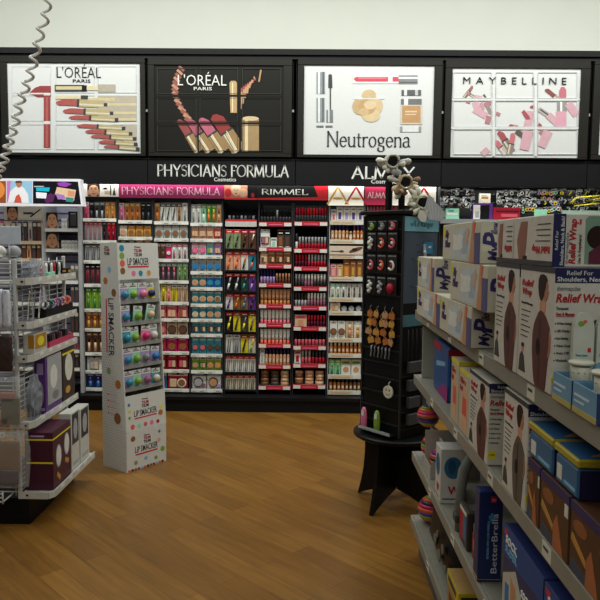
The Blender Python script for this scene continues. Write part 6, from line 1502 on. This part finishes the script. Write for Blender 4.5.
# blue counter trays with arched cards and ribbed cups
def bluetray(label, yn, yf_, n_):
    yn, yf_ = gmap(.442, yn, 1.17), gmap(.442, yf_, 1.17); L = yf_ - yn; o = empty('blue_tray', (.442 * S_X, yn, 1.1365)); tag(o, label, 'tray')
    m = MB(); c = mat((112, 156, 188), .45); d = .16; h = .052
    m.box(0, d, 0, L, 0, .003, c); m.box(0, .003, 0, L, .003, h, c); m.box(d - .003, d, 0, L, .003, h, c); m.box(.003, d - .003, 0, .003, .003, h, c); m.box(.003, d - .003, L - .003, L, .003, h, c); m.build('tray_box', o)
    f = frame((0, L, 0), (0, -1, 0), (0, 0, 1)); g = frame((0, 0, 0)); k = MB(); k.rect(0, L, 0, .010, f, mat((190, 174, 100))); k.rect(L * .08, L * .7, .030, .034, f, mat((200, 214, 222))); k.rect(L * .08, L * .5, .020, .023, f, mat((200, 214, 222))); k.rect(0, d, 0, h, g, mat((40, 60, 110))); k.oval(.03, .028, .016, .016, g, mat('white'), t1=.0012); k.oval(.03, .028, .011, .011, g, mat('teal'), t1=.0018); k.build('print', o)
    return o
def archcard(label, x, y):
    f = frame((0, 0, 0)); w = .0195; pts = [(-w, 0), (w, 0)] + [(w * math.cos(R(a)), .130 + .034 * math.sin(R(a))) for a in range(0, 181, 12)]
    o = MB().poly(pts, f, -.012, 0, mat((206, 210, 196), .4)).build('arched_card'); o.location = gloc(x, y, 1.150, 1.146); tag(o, label, 'card')
    k = MB(); k.poly([(-w, .052), (0, .060), (w, .054), (w, .068), (0, .074), (-w, .066)], f, 0, .0008, mat((120, 168, 190))); k.oval(-.006, .142, .006, .005, f, mat('lime')); k.oval(.001, .146, .0035, .003, f, mat('coral'), t1=.0014); k.rect(.008, .014, .088, .096, f, mat('red'))
    for i in range(4): k.oval(-.013 + i * .009, .036, .0016, .006, f, mat('charcoal'), n=8); k.rect(-.015 + i * .009, -.011 + i * .009, .022, .024, f, mat('grey'))
    k.build('print', o); t = MB(); t.text('foot care', f, -.014, .080, .005, mat('teal'), w=.022); t.build('lettering', o)
def cup(label, x, y):
    o = MB().lathe([(.015, 0), (.0165, .05), (.017, .070)], mat((206, 202, 184), .5), (0, 0, 0), 20).build('ribbed_cup'); o.location = gloc(x, y, 1.150, 1.146); tag(o, label, 'cup')
    k = MB()
    for j in range(4):
        for i in range(10):
            a = 2 * math.pi * (i + .5 * (j % 2)) / 10; k.ball((.0163 * math.cos(a), .0163 * math.sin(a), .010 + j * .016), .002, mat((170, 166, 150)), 6)
    k.build('dimple', o); MB().lathe([(.021, .0715), (.0225, .0735), (.0225, .0765), (.020, .078)], mat((214, 210, 192), .45), (0, 0, 0), 24).build('disc_lid', o)
bluetray('blue tray with a ribbed cup below the red-titled wrap box', 1.142, 1.228, 0); bluetray('blue tray with a round white emblem at the picture border', 1.042, 1.136, 1)
archcard('white arched card with pale blue band standing in the tray by the wrap box', .488, 1.215); archcard('white arched card standing at the picture border in front of the wrap box', .530, 1.215)
cup('ribbed white cup with a flat disc lid in the blue tray by the wrap box', .4705, 1.178); cup('ribbed white cup with a disc lid at the picture border', .472, 1.088)

# ---- second shelf
Z2 = .829; AX = .45
abox('clear_divider', 'pale upright divider at the far end of the second shelf', 'divider', .47, .16, 2.80, 2.806, Z2, 1.09, (170, 172, 162))
def blue_pk(m, t, f, w, h): m.poly([(w * .3, h * .02), (w * .5, h * .2), (w, h * .3), (w, 0)], f, 0, .001, mat((150, 40, 120))); m.rect(0, w * .5, h * .84, h * .97, f, mat('crimson')); m.poly([(w * .2, h * .5), (w * .8, h * .62), (w * .8, h * .7), (w * .2, h * .6)], f, 0, .001, mat('sky'))
abox('blue_packet', 'blue packet with magenta swirl at the far end of the second shelf', 'packet', .485, .12, 2.36, 2.62, Z2, 1.07, (34, 84, 150), blue_pk, blue_pk, .006)
def bk_a(m, t, f, w, h): m.rect(0, w, h * .94, h, f, mat('yellow')); m.poly([(w * .3, h * .05), (w * .3, h * .6), (w * .5, h * .86), (w * .8, h * .6), (w * .75, h * .05)], f, 0, .001, mat('peach')); m.poly([(w * .35, h * .3), (w * .38, h * .58), (w * .72, h * .58), (w * .74, h * .3)], f, 0, .0014, mat('coral')); t.text('Slim', f, w * .1, h * .78, h * .09, REDT, w=w * .5, bold=.02); t.text('Belt', f, w * .1, h * .66, h * .08, REDT, w=w * .3, bold=.02)
for i, (yn, yf_) in enumerate(((2.06, 2.165), (1.915, 2.05))): abox('cream_box', ('cream box with yellow top edge beside the blue packet on the second shelf', 'cream box with yellow top edge touching the wrap box on second shelf')[i], 'box', AX + .005, .22, yn, yf_, Z2, 1.075 - .012 * i, (196, 188, 166), bk_a, lambda m, t, f, w, h: m.rect(0, w, h * .94, h, f, mat('yellow')))
TEALW = mat((92, 84, 76), .5)
abox('relief_wrap_box', 'wrap box on the second shelf beside the cream boxes', 'box', AX, .28, 1.70, 1.90, Z2, 1.085, WHITEB, rw_aisle, rw_front)
abox('relief_wrap_box', 'wrap box on the second shelf beside the blue and yellow tins', 'box', AX, .28, 1.402, 1.569, Z2, 1.105, WHITEB, lambda m, t, f, w, h: rw_aisle(m, t, f, w, h, TEALW), rw_front)
def br_a(m, t, f, w, h):
    m.rect(0, w, h * .86, h, f, mat((52, 44, 92))); m.poly([(w * .05, h * .04), (w * .1, h * .22), (w * .55, h * .12), (w * .6, h * .02)], f, 0, .0008, mat((60, 74, 96)))
    m.poly([(w * .5, h * .02), (w * .52, h * .4), (w * .62, h * .56), (w * .70, h * .4), (w * .85, h * .02)], f, 0, .001, mat((176, 104, 64))); m.poly([(w * .05, h * .46), (w * .5, h * .26), (w * .5, h * .34), (w * .08, h * .56)], f, 0, .0012, mat((196, 140, 66)))
    m.rect(w * .86, w * .97, h * .66, h * .84, f, mat('paper')); m.oval(w * .3, h * .7, w * .2, h * .1, f, mat((150, 90, 50)))
BRN = (84, 54, 38)
for i, (yn, yf_, lab) in enumerate(((1.325, 1.395, 'copper-brown carton with purple top next to the wrap box, under the blue tins'), (1.177, 1.319, 'copper-brown carton with purple top below the two blue tins'), (1.03, 1.170, 'copper-brown carton with purple top at the picture border'))): abox('copper_carton', lab, 'carton', AX, .2, yn, yf_, Z2, 1.0, BRN, br_a, br_a)
def tin(label, yn, yf_):
    yn, yf_ = gmap(AX, yn, 1.04), gmap(AX, yf_, 1.04); L = yf_ - yn; o = empty('lidded_tin', (AX * S_X, yn, gz(1.0) + .0012)); tag(o, label, 'tin'); d = .21
    MB().box(.003, d - .003, .003, L - .003, 0, .060, mat((48, 104, 146), .4), .006).build('tin_body', o)
    l = MB().box(0, d, 0, L, .0605, .076, mat((176, 158, 44), .4), .003).build('yellow_lid', o)
    k = MB(); f = frame((0, 0, .076), (1, 0, 0), (0, 1, 0)); k.rect(.006, d - .006, .006, L - .006, f, mat((44, 92, 140))); k.poly([(.03, .02), (.09, L * .5), (.16, L * .4), (.18, .02)], f, 0, .0014, mat('tan')); k.poly([(.06, .03), (.12, L * .7), (.15, .03)], f, 0, .0018, mat('maroon')); k.build('lid_picture', l)
    k = MB(); g = frame((.003, L - .003, 0), (0, -1, 0), (0, 0, 1)); k.rect(L * .1, L * .3, .012, .04, g, mat('paper')); k.rect(L * .4, L * .85, .012, .018, g, mat('sky')); h = frame((0, .003, 0)); k.rect(.006, d - .006, .003, .056, h, mat((32, 30, 70))); k.build('print', o)
tin('blue tin with yellow lid beside the lower wrap box, on copper cartons', 1.254, 1.392); tin('blue tin with yellow lid at the picture border, on copper cartons', 1.136, 1.246)

# ---- third shelf
Z3 = .461
def toy(label, x, y, z, s, seed, head=True):
    base = Z3 if z > .455 else Z4; o = empty('striped_ball_packet', gloc(x, y, z, base)); tag(o, label, 'toy'); random.seed(seed)
    cols = ['magenta', 'orange', 'lime', 'charcoal', 'purple', 'coral']; random.shuffle(cols)
    m = MB(); n = 14; L = 12
    for j in range(L):
        a0, a1 = math.pi * j / L, math.pi * (j + 1) / L
        m.lathe([(max(.002, s * math.sin(a0)), s - s * math.cos(a0)), (max(.002, s * math.sin(a1)), s - s * math.cos(a1))], mat((cols[j % 6]), .4), (0, 0, 0), n)
    m.build('striped_ball', o); MB().box(-.003, .0, -s * .8, s * .8, s * 1.9, s * (2.7 if head else 2.1), mat('silver', .4), .001).build('header_card', o)
    return o
toy('striped ball packet at the far end of the third shelf', .52, 2.97, Z3, .05, 1)
toy('striped ball packet behind the white tray on the third shelf', .66, 2.90, Z3, .052, 2)
toy('striped ball packet next to the blue globe box on the third shelf', .52, 2.49, Z3, .040, 3)
m = MB(); c = mat((176, 170, 164), .5); m.box(0, .2, 0, .15, 0, .003, c); m.box(0, .003, 0, .15, .003, .05, c); m.box(.003, .2, .147, .15, .003, .16, c); m.box(.003, .2, 0, .003, .003, .07, c); o = m.build('white_tray'); o.location = gloc(.465, 2.60, Z3, Z3); tag(o, 'white counter tray on the third shelf', 'tray')
toy('striped ball packet inside the white tray', .522, 2.675, Z3 + .004, .05, 4)
toy('striped ball packet stacked over the far third-shelf ball', .50, 2.955, Z3 + .136, .050, 9)
def gl(m, t, f, w, h): m.oval(w * .5, h * .66, min(w * .36, .05), h * .2, f, mat((52, 110, 150))); m.oval(w * .45, h * .68, min(w * .15, .02), h * .14, f, mat((36, 80, 120)), t1=.0014); t.text('W', f, w * .3, h * .18, h * .14, REDT, bold=.03); t.rect(w * .1, w * .8, h * .08, h * .1, f, TXT)
abox('globe_box', 'white box with a blue globe and red W on the third shelf', 'box', .455, .09, 2.34, 2.43, Z3, .735, (206, 206, 202), gl, gl)
o = MB().tube([(0, 0, .0), (0, 0, .14), (.008, 0, .20), (.03, 0, .245), (.065, 0, .255), (.095, 0, .235), (.11, 0, .19), (.11, 0, .05), (.11, 0, 0)], [.016, .017, .018, .018, .018, .017, .016, .015, .014], mat((120, 124, 120), .5), 10).build('neck_massager'); MB().box(-.02, .13, -.02, .02, .03, .06, mat((70, 74, 72)), .004).build('handle_bar', o)
o.location = gloc(.475, 2.14, Z3 + .0015, Z3); tag(o, 'grey arched neck massager standing beside the globe box', 'massager')
def pic(m, t, f, w, h): m.rect(w * .1, w * .5, h * .1, h * .9, f, mat('crimson')); m.rect(w * .5, w * .9, h * .2, h * .8, f, mat((60, 110, 150))); m.rect(w * .1, w * .9, h * .86, h * .94, f, mat('paper'), t1=.0014)
abox('picture_packet', 'dark packet with red and blue picture by the neck massager', 'packet', .462, .02, 1.98, 2.08, Z3, .66, (60, 56, 52), pic, None, .004)
abox('picture_packet', 'slim red packet between the dark packet and the navy umbrella box', 'packet', .47, .02, 1.86, 1.955, Z3, .62, (140, 36, 44), lambda m, t, f, w, h: m.rect(w * .2, w * .8, h * .4, h * .8, f, mat('gold')), None, .004)
NB = (34, 46, 98)
def bb(m, t, f, w, h):
    o, ux, uy, n = f; v = frame(o, (0, 0, 1), (-1, 0, 0)); WT = mat((214, 216, 220), .4)
    t.text('BetterBrella', v, h * .10, -.053, .0165, WT, w=h * .66); t.text('REVERSIBLE OPEN CLOSE UMBRELLA', v, h * .26, -.030, .006, mat('sky'), w=h * .42)
    m.poly([(.026, h * .72), (.034, h * .66), (.046, h * .69), (.044, h * .74), (.036, h * .77)], f, 0, .001, mat((60, 140, 190))); m.rect(.032, .046, h * .88, h * .95, f, mat('red')); t.text('TV', f, .034, h * .895, h * .03, WT, t1=.0018); m.rect(0, .066, h * .025, h * .03, f, mat('gold'))
abox('umbrella_box', 'tall navy BetterBrella umbrella box on the third shelf', 'box', AX, .066, 1.80, 1.845, Z3, .788, NB, lambda m, t, f, w, h: m.rect(0, w, h * .03, h * .05, f, mat('gold')), bb)
def ss(m, t, f, w, h):
    m.poly([(0, h * .72), (w, h * .80), (w, h), (0, h)], f, 0, .0006, mat((30, 74, 140))); m.poly([(w * .02, 0), (w * .02, h * .55), (w * .35, h * .72), (w * .6, h * .5), (w * .9, h * .48), (w * .9, 0)], f, 0, .0008, mat((196, 190, 176)))
    t.text('SOCK', f, w * .08, h * .86, h * .07, mat('white'), w=w * .30, bold=.02, t1=.002); t.text('SLIDER', f, w * .08, h * .78, h * .06, mat('sky'), w=w * .3, t1=.002); t.text('SOCK SLIDER', f, w * .52, h * .60, h * .06, mat('white'), w=w * .44, bold=.02, t1=.002)
    m.rect(w * .03, w * .12, h * .92, h * .97, f, mat('red')); m.poly([(w * .10, h * .2), (w * .09, h * .5), (w * .2, h * .52), (w * .2, h * .2)], f, 0, .0012, mat((60, 120, 180))); m.poly([(w * .26, h * .25), (w * .24, h * .62), (w * .38, h * .58), (w * .40, h * .3)], f, 0, .0012, mat('tan')); m.poly([(w * .27, h * .28), (w * .26, h * .42), (w * .4, h * .42), (w * .4, h * .3)], f, 0, .0016, mat('red'))
    m.poly([(w * .5, h * .05), (w * .55, h * .4), (w * .75, h * .2), (w * .8, h * .04)], f, 0, .0012, mat('brown'))
abox('sock_slider_box', 'blue SOCK SLIDER box next to the navy umbrella box', 'box', AX, .3, 1.315, 1.577, Z3, .80, NB, ss, lambda m, t, f, w, h: m.rect(.02, .2, h * .3, h * .8, f, mat((30, 74, 140))))
abox('sock_slider_box', 'blue SOCK SLIDER box cut off by the lower picture border', 'box', AX, .3, 1.045, 1.308, Z3, .80, NB, ss)

# ---- bottom shelf
Z4 = .151
toy('striped ball packet at the far end of the bottom shelf', .525, 2.975, Z4, .062, 5)
toy('striped ball packet lying on the black spotted bag', .53, 2.72, Z4 + .207, .021, 6, False)
toy('striped ball packet stacked over the bottom-shelf ball at far end', .52, 2.90, Z4 + .168, .030, 8, False)
abox('red_carton', 'small red and cream carton among the bottom shelf balls', 'carton', .72, .05, 2.93, 2.98, Z4, .36, (150, 50, 46), lambda m, t, f, w, h: m.rect(w * .1, w * .9, h * .1, h * .5, f, mat('beige')))
o = MB(); n = 14; L = 10; vs = []
random.seed(12)
for j in range(L):
    t_ = j / (L - 1)
    for i in range(n):
        a = 2 * math.pi * i / n; s = math.sin(math.pi * (.12 + .80 * t_)) ** .4 * (1 + random.uniform(-.05, .05)); vs.append((.12 * s * math.copysign(abs(math.cos(a)) ** .6, math.cos(a)), .29 * s * math.copysign(abs(math.sin(a)) ** .6, math.sin(a)), .205 * t_))
o = MB().add(vs, [[j * n + i, j * n + (i + 1) % n, (j + 1) * n + (i + 1) % n, (j + 1) * n + i] for j in range(L - 1) for i in range(n)] + [list(range(n - 1, -1, -1)), [(L - 1) * n + i for i in range(n)]], mat((22, 22, 24), .35), True).build('black_bag')
k = MB(); f = frame((-.122, .25, 0), (0, -1, 0), (0, 0, 1))
for u, v, r in ((.24, .11, .022), (.32, .08, .026), (.38, .13, .02), (.28, .145, .014), (.43, .08, .016)): k.oval(u, v, r, r * .9, f, mat((110, 116, 104)), t1=.003)
k.build('spot_print', o); o.location = gloc(.582, 2.50, Z4 + .001, Z4); tag(o, 'black bag with pale round spots on the bottom shelf', 'bag')
def yc(m, t, f, w, h): m.rect(0, w, h * .74, h, f, mat((206, 184, 40))); m.rect(w * .1, w * .8, h * .8, h * .92, f, mat('charcoal'), t1=.0014); m.rect(w * .2, w * .8, h * .35, h * .6, f, mat('brown')); m.rect(w * .1, w * .6, h * .1, h * .2, f, mat('charcoal'))
abox('yellow_carton', 'tan carton with a yellow top on the bottom shelf', 'carton', .447, .075, 2.03, 2.19, Z4, .413, (168, 134, 84), yc, yc)
abox('yellow_carton', 'tan carton with a yellow top behind the first on the bottom shelf', 'carton', .53, .075, 2.04, 2.2, Z4, .40, (168, 134, 84), yc, yc)
abox('dark_carton', 'dark carton lying on the bottom shelf below the sock boxes', 'carton', .46, .25, 1.5, 1.9, Z4, .34, (46, 46, 52), lambda m, t, f, w, h: m.rect(w * .1, w * .5, h * .3, h * .7, f, mat('grey')))
